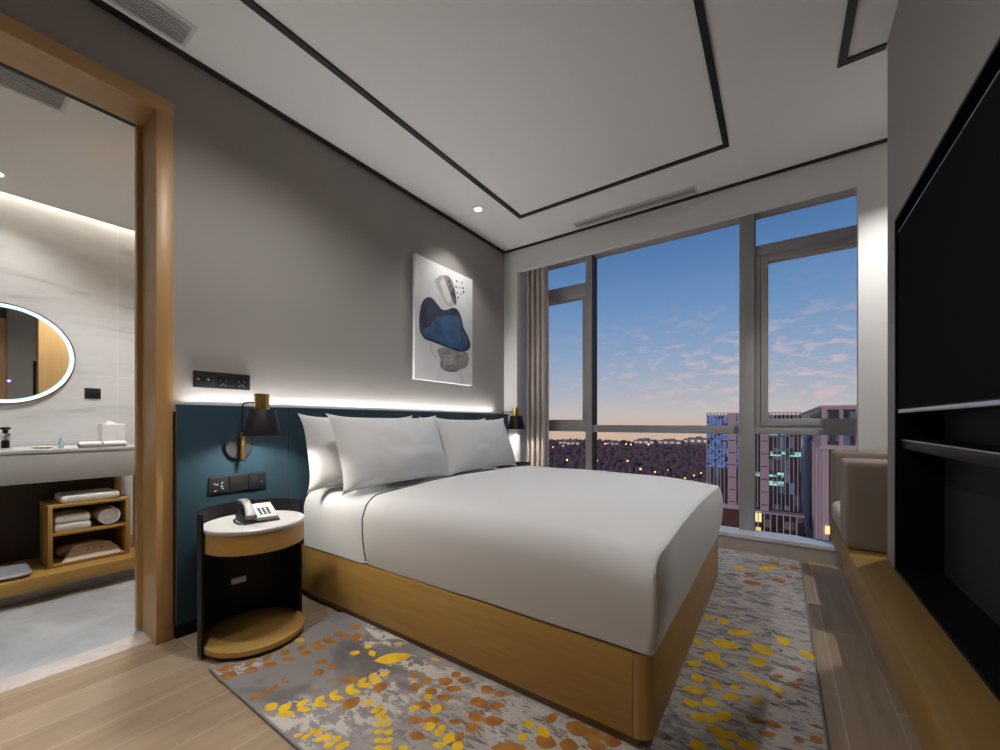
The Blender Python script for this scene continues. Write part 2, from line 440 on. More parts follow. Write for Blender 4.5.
# window sill
SY = 3.79
b = MB()
b.prism([(.0, SY+.004), (OX1+.05, SY+.004), (OX1+.05, SY+.02), (2.53, 4.02), (.0, 4.02)], lambda x, y, z: (x, y, z), .105, .132, 1)
b.box(0, OX1+.05, SY+.01, SY+.03, 0, .105, 0, 0)
b.box(0, 2.45, SY+.03, YG+.1, 0, .10, 0, 0)
b.box(2.45, OX1+.05, SY+.03, YG+.1, 0, .03, 0, 0)
struct(b.build('trim_6', [M['sillface'], M['sill']]), 'low pale marble sill step under the window', 'sill')

# windows
WX = [.02, .735, .805, 2.138, 2.248, 3.08]
WZT, WZ0 = 2.86, .09
def frame_boxes(name, boxes, parent, m='alu', bev=.003):
    b = MB()
    for q in boxes: b.box(*q, bev)
    return b.build(name, M[m], parent)
def window(idx, label, x0, x1):
    w = bpy.data.objects.new('window_%d' % idx, None); COL.objects.link(w); w.location = ((x0+x1)/2, YG, WZ0)
    return struct(w, label, 'window')
def pane(parent, x0, x1, z0, z1, y=YG+.03):
    b = MB(); b.box(x0, x1, y, y+.008, z0, z1); return b.build('glass_pane', M['pane'], parent)
ZL0, ZL1, ZU0, ZU1 = .948, 1.075, 2.39, 2.536   # lower and upper transom of side bays
w1 = window(1, 'narrow left window bay beside the curtain', WX[0], WX[1])
frame_boxes('transom', [(WX[0], WX[1], YG-.03, YG+.08, ZU0, ZU1), (WX[0], WX[1], YG-.03, YG+.08, ZL0, ZL1)], w1)
frame_boxes('sash', [(WX[1]-.045, WX[1]-.002, YG-.02, YG+.05, ZL1, ZU0), (WX[0], WX[0]+.045, YG-.02, YG+.05, ZL1, ZU0)], w1)
for z0, z1 in ((WZ0, ZL0), (ZL1, ZU0), (ZU1, WZT)): pane(w1, WX[0], WX[1], z0, z1)
w2 = window(2, 'wide central window bay above the bed', WX[2], WX[3])
frame_boxes('transom', [(WX[2], WX[3], YG-.012, YG+.08, .945, 1.018)], w2)
frame_boxes('mullion', [(WX[1], WX[2], YG-.045, YG+.1, WZ0, WZT)], w2)
frame_boxes('mullion', [(WX[3], WX[4], YG-.06, YG+.1, WZ0, WZT)], w2)
frame_boxes('gasket', [(WX[2], WX[2]+.004, YG-.03, YG+.1, 1.02, WZT), (WX[2], WX[2]+.004, YG-.03, YG+.1, WZ0, .94)], w2, 'gasket', 0)  # dark strips covering the right side face of the left mullion
for z0, z1 in ((WZ0, .945), (1.018, WZT)): pane(w2, WX[2], WX[3], z0, z1)
w3 = window(3, 'right window bay with an opening sash', WX[4], WX[5])
frame_boxes('transom', [(WX[4], WX[5], YG-.03, YG+.08, ZU0+.06, ZU1), (WX[4], WX[5], YG-.03, YG+.08, ZL0, ZL0+.07)], w3)
frame_boxes('sash', [(WX[4]+.045, WX[4]+.095, YG-.04, YG+.05, ZL0+.072, ZU0+.056), (WX[5]-.06, WX[5], YG-.04, YG+.05, ZL0+.072, ZU0+.056),
    (WX[4]+.095, WX[5]-.06, YG-.04, YG+.05, ZU0-.0, ZU0+.056), (WX[4]+.095, WX[5]-.06, YG-.04, YG+.05, ZL0+.072, ZL0+.13)], w3)
frame_boxes('sash_frame', [(WX[4]+.002, WX[4]+.042, YG-.03, YG+.08, ZL0+.07, ZU0+.06)], w3)
frame_boxes('gasket', [(WX[4], WX[4]+.004, YG-.05, YG+.1, ZU1, WZT)], w3, 'gasket', 0)  # dark strip on the upper side face of the right mullion
for z0, z1 in ((WZ0, ZL0), (ZL1, ZU0), (ZU1, WZT)): pane(w3, WX[4], WX[5], z0, z1)
b = MB(); b.box(-.2, WX[5]+.1, YG-.03, YG+.1, .03, WZ0+.012); b.box(-.2, WX[5]+.1, YG-.03, YG+.1, WZT-.05, HC)
struct(b.build('trim_7', M['alu']), 'grey aluminium head and foot rail of the glazing', 'trim')

# ------------------------------------------------------------------ curtain
def curtain():
    x0, x1, n = .155, .400, 4
    pts = []
    for i in range(n*14+1):
        u = i/(n*14); a = u*n*2*PI
        pts.append((x0+(x1-x0)*u + .010*math.sin(2*a), 3.735 + .036*math.cos(a) + .008*math.sin(3.1*a)))
    off = []
    for i, (x, y) in enumerate(pts):
        p, q = pts[max(i-1,0)], pts[min(i+1,len(pts)-1)]
        dx, dy = q[0]-p[0], q[1]-p[1]; l_ = math.hypot(dx, dy) or 1
        off.append((x - dy/l_*.005, y + dx/l_*.005))
    loop = pts + off[::-1]
    b = MB(); rings = []
    for k in range(9):
        t = k/8; z = .135 + t*(2.80-.135); s = 1 + .05*math.sin(3*t)
        rings.append([Vector((x0+(x-x0)*s, 3.735+(y-3.735)*(1.05-.25*t), z)) for x, y in loop])
    b.rings(rings)
    return b.build('curtain', M['curtain'])
cu = thing('curtain', 'taupe floor-length curtain gathered at the left end of the window', 'curtain', (.31, 3.735, .135))
o = curtain(); o.name = 'curtain_panel'; o.location -= cu.location; o.parent = cu
b = MB(); b.box(.15, 2.8, 3.715, 3.755, 2.80, HC, .004); b.build('curtain_track', M['white_wall'], cu)

# ------------------------------------------------------------------ headboard with a light groove
HZ = 1.135
hb = thing('headboard', 'deep teal fabric headboard panelling along the bed wall', 'headboard', (.03, 2.1, .075))
ys = [.676, 1.208, 1.74, 2.272, 2.804, 3.336, 3.528]
for i, (a, c) in enumerate(zip(ys, ys[1:])):
    b = MB(); b.box(.034, .056, a+.0008, c-.0008, .075, HZ, .003); b.build('headboard_panel', M['headboard'], hb)
b = MB(); b.box(.0, .034, ys[0], ys[-1], .075, HZ-.035); b.build('backing_board', M['black'], hb)
b = MB(); b.box(.010, .024, ys[0]+.02, ys[-1]-.02, HZ-.035, HZ-.029)
tag(b.build('led_strip', M['ledstrip']), 'hidden light strip along the top of the teal headboard', 'light')

# ------------------------------------------------------------------ bed
BX0, BX1, BY0, BY1 = .058, 2.092, 1.285, 2.985
bed = thing('bed', 'double bed with a honey oak box base and white mattress', 'bed', (1.1, 2.12, 0))
def rounded_foot(y0, y1, x0, x1, r, seg=10):
    pts = [(x0, y0)]
    for k in range(seg+1):
        a = -PI/2 + PI/2*k/seg; pts.append((x1-r+r*math.cos(a), y0+r+r*math.sin(a)))
    for k in range(seg+1):
        a = PI/2*k/seg; pts.append((x1-r+r*math.cos(a), y1-r+r*math.sin(a)))
    pts.append((x0, y1)); return pts
PZ0, PZ1 = .043, .312
R_ = .05; JX = 2.036
b = MB(); b.box(BX0, JX-.002, BY0, BY0+.025, PZ0, PZ1, .0015); b.build('side_panel', M['oak_x'], bed)
b = MB(); b.box(BX0, JX-.002, BY1-.025, BY1, PZ0, PZ1, .0015); b.build('side_panel', M['oak_x'], bed)
def corner(ycut, sgn):
    pts = []
    cy = ycut + sgn*R_
    outer = [(JX, ycut)] + [(BX1-R_+R_*math.sin(a), cy-sgn*R_*math.cos(a)) for a in [PI/2*k/12 for k in range(13)]]
    inner = [(BX1-R_+(R_-.025)*math.sin(a), cy-sgn*(R_-.025)*math.cos(a)) for a in [PI/2*k/12 for k in range(12,-1,-1)]] + [(JX, ycut+sgn*.025)]
    b = MB(); b.prism(outer+inner, lambda x, y, z: (x, y, z), PZ0, PZ1, 0, True)
    return b.build('corner_post', M['oak_bedpost'], bed)
corner(BY0, 1); corner(BY1, -1)
b = MB(); b.box(BX1-.025, BX1, BY0+R_+.001, BY1-R_-.001, PZ0, PZ1, .0015); b.build('foot_panel', M['oak_y'], bed)
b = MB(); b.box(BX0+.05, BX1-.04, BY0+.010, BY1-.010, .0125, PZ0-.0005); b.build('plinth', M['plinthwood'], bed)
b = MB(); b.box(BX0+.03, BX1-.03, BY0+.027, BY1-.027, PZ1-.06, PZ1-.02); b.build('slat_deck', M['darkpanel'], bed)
MZ = .655
def soft(amp, sc, seed):
    def f(p):
        n = noise.noise(Vector((p.x*sc+seed, p.y*sc, p.z*sc)))
        return Vector((p.x, p.y, p.z + amp*n))
    return f
b = MB(); b.rbox(.058, 2.04, BY0-.004, BY1+.004, PZ1-.10, MZ-.012, (.035,.09,.10), (26,26,10), 0, lambda p: soft(.004, 3, 2)(Vector((p.x, p.y + (.05 if p.x > .69 else 0)*(1 if p.y < 2.1 else -1)*(abs(p.y-2.13) > .6), max(p.z, PZ1+.006)))) - Vector((0, 0, (.040*max(0, (p.x-1.6)/.5)**1.6 + .012*max(0, 1-(p.y-BY0)/.5)*(p.x > .68)) * max(0, min(1, (p.z-.45)/.2)))))
b.build('mattress', M['linen_sheet'], bed)

# duvet: wraps the mattress from below the pillows to the foot
DX0, DX1, DYA, DYB = .672, 2.110, BY0-.012, BY1+.012
def duvet_fn(p):
    x, y, z = p
    z = max(z, .318)
    top = max(0, (z-.45)/.22)
    crown = .022*math.sin(PI*min(max((y-DYA)/(DYB-DYA),0),1))*top
    n = noise.noise(Vector((x*2.2, y*2.2, 4.))) * .008 * min(1, top+.25)
    edge = 0
    t = max(0, 1-(z-.31)/.34)           # 1 at the hem
    # the hem tucks inwards, the sides swell a little
    cy, cx = (DYA+DYB)/2, 1.2
    bulge = .014*math.sin(PI*min(max((z-.31)/.34,0),1))
    if y < DYA+.10: y -= bulge - .020*t*t + .004*noise.noise(Vector((x*4, z*5, 1)))
    if y > DYB-.10: y += bulge - .020*t*t
    if x > DX1-.10: x += bulge - .015*t*t
    drop = -.040*max(0, (x-1.6)/.5)**1.6*top - .012*top*max(0, 1-(y-DYA)/.5)
    hem = .012*noise.noise(Vector((x*1.6, y*1.6, 9.)))*t
    if x < DX0+.05: drop -= 0
    return Vector((x, y, z + crown + n + drop + hem))
dv = thing('duvet', 'smooth white duvet tucked over the mattress', 'duvet', (1.4, 2.12, .33))
b = MB(); b.rbox(DX0, DX1, DYA, DYB, .20, MZ+.022, (.012,.10,.11), (46,44,22), 0, duvet_fn)
b.build('cover', M['linen'], dv)
# grey piping along the head edge of the cover
pth = []
for k in range(61):
    s = k/60
    perim = [(DYA+.006, .33), (DYA+.0, .60)]
    pth.append(s)
def rim(t):
    # 0..1 along: near hem -> up -> across -> down
    segs = .26; 
    if t < .16: return (DYA, .335 + (.567-.335)*t/.16)
    if t > .84: return (DYB, .335 + (.567-.335)*(1-t)/.16)
    u = (t-.16)/.68
    r = .08
    y = DYA + (DYB-DYA)*u
    z = MZ+.022
    e = min(y-DYA, DYB-y)
    if e < .10:
        q = 1-e/.10; z = MZ+.022-.11 + .11*math.sqrt(max(0, 1-q*q))
    return (y, z)
b = MB(); pts = []
for k in range(121):
    y, z = rim(k/120); p = duvet_fn(Vector((DX0+.003, y, z))); pts.append(p)
b.tube(pts, .0036, 6); b.build('piping', M['piping'], dv)
# mitred fold of the cover at the near foot corner
b = MB(); nf = 16; A, B_, C_ = [], [], []
for k in range(nf+1):
    t = k/nf; z = .322 + t*.262; sw = math.sin(PI*t)
    p = duvet_fn(Vector((DX1-.012, DYA+.006, z)))
    w = 1-t**4
    A.append(Vector((p.x-.034*(1-t)-.012, p.y+.0025-.003*w, z)))
    B_.append(Vector((p.x+.005*w-.004*(1-w)-.004*sw, p.y+.004-.009*w-.002*sw, z-.003*(1-t))))
    C_.append(Vector((p.x+.012*w-.006*(1-w), p.y+.016, z)))
for P, Q_ in ((A, B_), (B_, C_)):
    va = [b.bm.verts.new(p) for p in P]; vb = [b.bm.verts.new(p) for p in Q_]
    for i in range(nf):
        f = b.bm.faces.new((va[i], vb[i], vb[i+1], va[i+1])); f.smooth = True
fo = b.build('corner_fold', M['linen'], dv)
sm = fo.modifiers.new('thick', 'SOLIDIFY'); sm.thickness = .0016

# pillows
def pillow_mesh(w, h, t, seed, nu=30, nv=22):
    """standing pillow: local x = thickness, y = width, z = height from 0"""
    b = MB(); vf, vb_ = {}, {}
    for i in range(nu+1):
        for j in range(nv+1):
            u = i/nu*2-1; v = j/nv*2-1
            # corners poke out, edges pull in
            pu = .925 + .075*abs(v)**4.0; pv = .885 + .115*abs(u)**5.0
            y = w/2*u*pu; z = h/2 + h/2*v*pv
            f = max(0, (1-abs(u)**2.6))**.55 * max(0, (1-abs(v)**2.6))**.55
            wr = .012*noise.noise(Vector((u*2.5+seed, v*2.5, seed))) + .005*noise.noise(Vector((u*7+seed, v*5, 3)))
            sag = 1 - .22*v
            th = t/2*f*sag
            on = f < 1e-6
            vf[i,j] = b.bm.verts.new((th + wr*f + .003, y, z))
            vb_[i,j] = vf[i,j] if on else b.bm.verts.new((-th*.8 - .003, y, z))
    for i in range(nu):
        for j in range(nv):
            for V, fl in ((vf, 0), (vb_, 1)):
                q = [V[i,j], V[i+1,j], V[i+1,j+1], V[i,j+1]]
                q = list(dict.fromkeys(q))
                if len(q) < 3: continue
                try:
                    f = b.bm.faces.new(q[::-1] if fl else q); f.smooth = True
                except ValueError: pass
    return b
def pillow(loc, w, h, t, lean, yaw, label, seed):
    b = pillow_mesh(w, h, t, seed)
    R = Matrix.Rotation(yaw, 3, 'Z') @ Matrix.Rotation(-lean, 3, 'Y')
    for v in b.bm.verts: v.co = Vector(loc) + R @ v.co
    o = b.build('pillow', M['linen'], None, base=loc)
    return tag(o, label, 'pillow', 'white bed pillows')
PZ = MZ-.004
pillow((.265, 1.635, PZ), .87, .46, .17, .22, .0, 'white pillow standing against the headboard, nearest the telephone, mostly behind another', 1.3)
pillow((.265, 2.555, PZ), .84, .45, .17, .22, .0, 'white pillow standing against the headboard on the window side, mostly hidden', 5.1)
pillow((.475, 1.722, PZ), .90, .475, .22, .33, .02, 'white front pillow leaning on the nearer half of the bed', 8.7)
pillow((.470, 2.585, PZ), .90, .465, .22, .33, -.02, 'white front pillow leaning on the window half of the bed', 12.4)

# ------------------------------------------------------------------ rug with woven leaves
rug = thing('rug', 'grey abstract rug with yellow and rust leaves under the bed', 'rug', (1.5, 2.2, 0))
RX0, RX1, RY0, RY1 = .452, 2.548, .672, 3.74
b = MB(); b.box(RX0+.008, RX1-.008, RY0+.008, RY1-.008, .0005, .011)
LEAVES = __import__('json').loads('''[[0.501, 0.7198, 0.0615, 0.0411, 1.166, 2], [0.5673, 0.698, 0.0716, 0.0515, 0.698, 2], [0.545, 0.7939, 0.064, 0.0291, 2.205, 2], [0.6071, 0.7708, 0.0589, 0.038, 0.482, 2], [0.5709, 0.8546, 0.0562, 0.0297, 2.173, 2], [0.6311, 0.8347, 0.0641, 0.0313, 0.503, 2], [0.5969, 0.917, 0.048, 0.0343, 1.747, 2], [0.6573, 0.9023, 0.0615, 0.0309, 0.403, 2], [0.6151, 0.9842, 0.0467, 0.0323, 1.881, 2], [0.6722, 0.9697, 0.0628, 0.0308, 0.396, 2], [0.6392, 1.0381, 0.0558, 0.03, 1.983, 2], [0.6764, 1.03, 0.0672, 0.0325, 0.39, 2], [0.6441, 1.0916, 0.044, 0.0359, 1.549, 2], [0.6776, 1.0853, 0.0657, 0.0299, 0.384, 2], [0.6435, 1.1468, 0.0495, 0.0342, 1.708, 2], [0.6877, 1.1527, 0.0566, 0.0307, 0.327, 2], [0.7422, 1.1846, 0.049, 0.0689, 0.782, 2], [0.6609, 1.2373, 0.045, 0.0415, 1.182, 2], [0.7941, 0.9731, 0.0514, 0.0335, 0.701, 2], [0.8592, 0.9823, 0.0472, 0.0319, 1.882, 2], [0.8519, 0.9261, 0.0378, 0.0411, 1.454, 2], [0.9965, 0.9722, 0.0675, 0.0401, 0.723, 2], [1.1375, 1.0126, 0.0647, 0.0467, 1.832, 2], [1.1212, 0.8928, 0.0709, 0.0496, 1.745, 2], [1.1937, 1.1362, 0.0498, 0.0279, 0.478, 2], [1.2595, 1.1456, 0.0453, 0.0331, 1.834, 2], [1.2481, 1.09, 0.0424, 0.0445, 0.885, 2], [1.3189, 1.1766, 0.06, 0.0308, -0.218, 2], [1.379, 1.1676, 0.0609, 0.0315, 0.408, 2], [1.3285, 1.2416, 0.0435, 0.0361, 1.403, 2], [1.3821, 1.2314, 0.0526, 0.0273, 0.478, 2], [1.3168, 1.1083, 0.0541, 0.0376, 0.057, 2], [1.3821, 1.112, 0.0604, 0.033, 0.487, 2], [1.346, 1.0358, 0.0663, 0.035, 0.335, 2], [1.4065, 1.0606, 0.0441, 0.0288, 0.734, 2], [1.3794, 0.9702, 0.0613, 0.03, 0.431, 2], [1.4292, 1.0019, 0.0584, 0.0339, 0.61, 2], [1.436, 0.9235, 0.0583, 0.0304, 0.303, 2], [1.4922, 1.165, 0.0516, 0.0313, 1.697, 2], [1.5406, 1.104, 0.0591, 0.0403, -0.206, 2], [1.4996, 1.0464, 0.0464, 0.0234, 0.657, 2], [1.561, 1.0553, 0.0439, 0.0403, 1.283, 2], [1.5536, 1.0016, 0.043, 0.0261, 1.841, 2], [0.7801, 0.7021, 0.0285, 0.0125, 2.226, 2], [0.7994, 0.6987, 0.0295, 0.0137, 0.61, 2], [0.7843, 0.7241, 0.0291, 0.0126, 2.215, 2], [0.8037, 0.7205, 0.0298, 0.014, 0.61, 2], [0.787, 0.7514, 0.0299, 0.0128, 2.203, 2], [0.8067, 0.7475, 0.0302, 0.0144, 0.61, 2], [0.7881, 0.7804, 0.0308, 0.013, 2.192, 2], [0.808, 0.7761, 0.0306, 0.0148, 0.61, 2], [0.7786, 0.8176, 0.0322, 0.0133, 2.183, 2], [0.7991, 0.8129, 0.0313, 0.0155, 0.61, 2], [0.5322, 0.9432, 0.0516, 0.0431, 1.397, 1], [0.5485, 1.0097, 0.0517, 0.0302, 0.236, 1], [0.853, 1.0962, 0.044, 0.0315, 0.704, 1], [0.8579, 1.1626, 0.0356, 0.0305, 1.61, 1], [0.9206, 1.1382, 0.0539, 0.0243, -0.38, 1], [1.0265, 1.1682, 0.1473, 0.0653, 0.859, 1], [0.9576, 1.2608, 0.032, 0.0192, 0.325, 1], [1.1852, 1.2666, 0.0468, 0.0165, 0.213, 1], [1.0833, 1.0767, 0.0467, 0.0267, 1.277, 1], [0.8991, 0.7144, 0.0413, 0.0409, 1.596, 1], [0.9438, 0.7422, 0.0481, 0.0333, 1.877, 1], [0.9802, 0.7268, 0.0595, 0.0255, 0.499, 1], [0.9741, 0.7881, 0.0416, 0.0289, 1.709, 1], [1.0109, 0.7753, 0.0516, 0.0212, 0.496, 1], [1.0064, 0.838, 0.0418, 0.026, 1.943, 1], [1.0347, 0.8234, 0.0596, 0.0245, 0.472, 1], [1.0212, 0.886, 0.0415, 0.0234, 1.924, 1], [1.0557, 0.878, 0.0556, 0.0231, 0.491, 1], [1.0429, 0.9404, 0.0461, 0.0253, 2.001, 1], [1.0744, 0.9348, 0.0567, 0.0273, 0.488, 1], [1.0471, 0.9949, 0.0461, 0.0243, 1.887, 1], [1.0777, 0.983, 0.058, 0.0255, 0.484, 1], [1.0547, 1.039, 0.0455, 0.0247, 1.874, 1], [1.0913, 1.0258, 0.0541, 0.0248, 0.482, 1], [1.1099, 0.6997, 0.0284, 0.0158, 0.859, 1], [1.1381, 0.7108, 0.0265, 0.0194, 1.46, 1], [1.1342, 0.7342, 0.0282, 0.0193, 2.003, 1], [1.1534, 0.7477, 0.0292, 0.0238, 1.741, 1], [1.1851, 0.7338, 0.0321, 0.0185, 1.582, 1], [1.1968, 0.7533, 0.0317, 0.0222, 1.838, 1], [1.2308, 0.7353, 0.0313, 0.0205, 1.119, 1], [1.2302, 0.7654, 0.0304, 0.0226, 1.688, 1], [1.267, 0.7565, 0.0348, 0.0227, 1.11, 1], [1.2715, 0.7706, 0.0223, 0.0204, 1.391, 1], [1.1713, 0.9314, 0.0267, 0.0321, 1.169, 1], [1.2238, 0.9381, 0.0423, 0.0164, 2.072, 1], [1.2265, 0.9176, 0.0322, 0.0237, 0.868, 1], [1.2569, 0.9304, 0.028, 0.0208, 1.141, 1], [1.258, 0.9112, 0.033, 0.0204, 1.138, 1], [1.2829, 0.9156, 0.0288, 0.019, 1.525, 1], [1.2882, 0.8875, 0.0322, 0.0193, 0.989, 1], [1.3103, 0.903, 0.0318, 0.0211, 1.509, 1], [1.3188, 0.8634, 0.0346, 0.0175, 0.727, 1], [1.3457, 0.8822, 0.0315, 0.0208, 1.235, 1], [1.3478, 0.8406, 0.0347, 0.0183, 0.61, 1], [1.3718, 0.8574, 0.0321, 0.0198, 1.221, 1], [1.3735, 0.8204, 0.0357, 0.0175, 0.61, 1], [1.394, 0.8347, 0.0312, 0.019, 1.082, 1], [1.3306, 1.0796, 0.0306, 0.0298, 1.39, 1], [1.3315, 1.0082, 0.0418, 0.0232, 0.735, 1], [1.3995, 1.0506, 0.0504, 0.034, 1.932, 1], [1.4396, 0.978, 0.0409, 0.0336, 0.847, 1], [1.4825, 0.9809, 0.0478, 0.0242, 1.719, 1], [1.5288, 0.9785, 0.0488, 0.0323, 1.863, 1], [1.5222, 0.9392, 0.0432, 0.02, 0.61, 1], [1.5738, 0.9685, 0.0429, 0.0304, 1.659, 1], [1.4373, 0.8623, 0.029, 0.0227, 0.834, 1], [1.3241, 1.1857, 0.0538, 0.0415, 0.238, 2], [1.38, 1.1687, 0.0609, 0.0315, 0.482, 2], [1.3784, 1.2353, 0.0594, 0.0306, 0.61, 2], [1.3827, 1.1136, 0.0533, 0.0302, 0.61, 2], [1.4908, 1.2397, 0.0607, 0.0367, -0.087, 2], [1.5486, 1.2503, 0.0539, 0.0275, 0.61, 2], [1.5167, 1.1672, 0.0607, 0.0396, -0.235, 2], [1.5705, 1.1893, 0.0584, 0.0316, 0.61, 2], [1.5437, 1.1056, 0.071, 0.0363, -0.032, 2], [1.6052, 1.1221, 0.0703, 0.0398, 0.61, 2], [1.498, 1.0437, 0.0468, 0.0226, 0.61, 2], [1.5616, 1.0577, 0.0429, 0.0294, 1.825, 2], [1.7643, 1.251, 0.0612, 0.0269, 1.536, 2], [1.7962, 1.1471, 0.0689, 0.0504, 0.163, 2], [1.8595, 1.2578, 0.0839, 0.0562, 0.13, 2], [1.7118, 1.0582, 0.1076, 0.0359, 0.61, 2], [1.8644, 1.1753, 0.0574, 0.05, 0.388, 2], [1.937, 1.226, 0.0591, 0.0364, 0.61, 2], [1.9121, 1.2623, 0.0673, 0.0468, 0.13, 2], [1.971, 1.2723, 0.0569, 0.0448, 0.38, 2], [1.7128, 1.1802, 0.0317, 0.0338, 1.045, 1], [1.7257, 1.1193, 0.0325, 0.0267, 1.396, 1], [1.7698, 1.1787, 0.0531, 0.033, -0.463, 1], [1.4808, 0.9929, 0.0366, 0.023, 1.892, 1], [1.5288, 0.9784, 0.0443, 0.0325, 1.688, 1], [1.574, 0.9647, 0.0319, 0.0288, 1.659, 1], [2.26, 2.2886, 0.1204, 0.0526, 0.674, 1], [2.2117, 2.1342, 0.1148, 0.0694, 0.157, 1], [2.3561, 2.1766, 0.0963, 0.07, -0.642, 1], [2.4346, 2.3207, 0.0527, 0.07, 0.216, 1], [2.5214, 2.2447, 0.0497, 0.07, 0.61, 1], [2.3411, 2.0651, 0.0628, 0.0594, -1.104, 1], [2.3454, 2.0348, 0.0552, 0.0263, 0.741, 1], [2.1745, 1.9884, 0.0994, 0.051, 1.292, 1], [2.2129, 1.9497, 0.0504, 0.0417, 0.61, 1], [2.3005, 1.9257, 0.0417, 0.0312, 0.285, 1], [2.3317, 1.913, 0.0407, 0.0302, 0.289, 1], [2.3619, 1.9008, 0.0399, 0.0294, 0.293, 1], [2.3909, 1.8995, 0.0334, 0.0305, 0.1, 1], [2.4174, 1.8866, 0.0288, 0.0321, 0.299, 1], [2.2122, 1.781, 0.0348, 0.0493, 0.61, 1], [2.278, 1.81, 0.046, 0.0242, 0.61, 1], [2.2693, 1.7366, 0.0719, 0.0308, 0.683, 1], [2.3519, 1.7711, 0.0405, 0.0238, 0.475, 1], [2.2072, 1.6566, 0.0546, 0.0406, 0.829, 1], [2.2575, 1.6107, 0.0678, 0.0397, 1.109, 1], [2.2124, 1.5654, 0.0681, 0.0404, 0.345, 1], [2.2497, 1.5154, 0.0681, 0.04, -0.287, 1], [2.3354, 1.5086, 0.0394, 0.0541, -0.903, 1], [2.2753, 1.4723, 0.0496, 0.0344, 0.065, 1], [2.1466, 1.7836, 0.0467, 0.0498, 0.303, 1], [2.1492, 1.6989, 0.0899, 0.0395, 0.472, 1], [2.1529, 1.613, 0.0585, 0.041, 0.333, 1], [2.203, 1.4118, 0.047, 0.0418, -0.222, 1], [2.1907, 3.299, 0.0917, 0.07, 0.61, 1], [2.3443, 3.4065, 0.1366, 0.07, 1.149, 1], [2.2784, 2.9345, 0.0183, 0.035, 0.61, 1], [2.1133, 2.377, 0.0562, 0.051, 0.61, 1], [2.1818, 2.3753, 0.0528, 0.0569, 0.195, 1], [2.1015, 2.0815, 0.0416, 0.0605, 0.61, 1], [2.1199, 1.8847, 0.0676, 0.0404, 1.046, 1], [2.1828, 1.5448, 0.0463, 0.034, 0.347, 1], [2.2915, 1.5248, 0.0392, 0.0338, -0.3, 1], [2.3859, 3.5577, 0.0701, 0.07, -0.038, 2], [2.2578, 3.1934, 0.0731, 0.07, 0.036, 2], [2.2734, 3.0416, 0.1007, 0.07, 0.364, 2], [2.4129, 3.1857, 0.0884, 0.07, 0.61, 2], [2.5065, 3.5199, 0.0641, 0.0665, 0.328, 2], [2.4145, 1.9869, 0.0415, 0.0206, 0.46, 2], [2.4665, 1.9482, 0.0376, 0.0342, -0.573, 2], [2.4146, 1.8403, 0.0222, 0.0274, 0.61, 2], [2.3436, 1.6455, 0.0443, 0.0342, -0.378, 2], [2.4008, 1.6608, 0.0469, 0.0343, -0.011, 2], [2.3886, 1.5973, 0.0483, 0.0231, 0.714, 2], [2.4699, 1.6273, 0.0268, 0.0295, -0.196, 2], [2.5178, 1.6608, 0.044, 0.0303, 0.934, 2], [2.487, 2.006, 0.0214, 0.031, -0.607, 2], [2.5216, 1.7356, 0.026, 0.0131, 0.61, 2], [2.4799, 2.0869, 0.0345, 0.0159, 0.61, 2], [2.4694, 3.3101, 0.0394, 0.0408, 0.61, 2], [2.5245, 3.3057, 0.0389, 0.0397, 0.61, 2]]''')
LZ = [.0112]
def leaf(cx, cy, ln, wd, a, mi):
    ln *= 1.10; wd *= 1.22
    LZ[0] += .000005
    n = 7; up = []
    for k in range(n+1):
        t = k/n; s = (t-.5)*ln; h_ = wd/2*(math.sin(PI*t)**.8)*(1-.18*(t-.5)); up.append((s, h_))
    pts = up + [(s, -h_) for s, h_ in up[-2:0:-1]]
    ca, sa = math.cos(a), math.sin(a)
    b.face([(cx+s*ca-h_*sa, cy+s*sa+h_*ca, LZ[0]) for s, h_ in pts], mi)
for q in LEAVES: leaf(*q)
# leaves on the covered and far stretches of the rug, same woven kind
rr = random.Random(4)
for k in range(26):
    leaf(rr.uniform(.6, 2.0), rr.uniform(3.1, 3.65), rr.uniform(.06,.11), rr.uniform(.025,.04), rr.uniform(-.6,.6), rr.choice((1,2)))
b.build('pile', [M['rug'], M['leaf_y'], M['leaf_o']], rug, norm=False)
b = MB()
for q in ((RX0, RX1, RY0, RY0+.009), (RX0, RX1, RY1-.009, RY1), (RX0, RX0+.009, RY0, RY1), (RX1-.009, RX1, RY0, RY1)):
    b.box(*q, .0004, .0122, .003)
b.build('binding', M['rugedge'], rug)

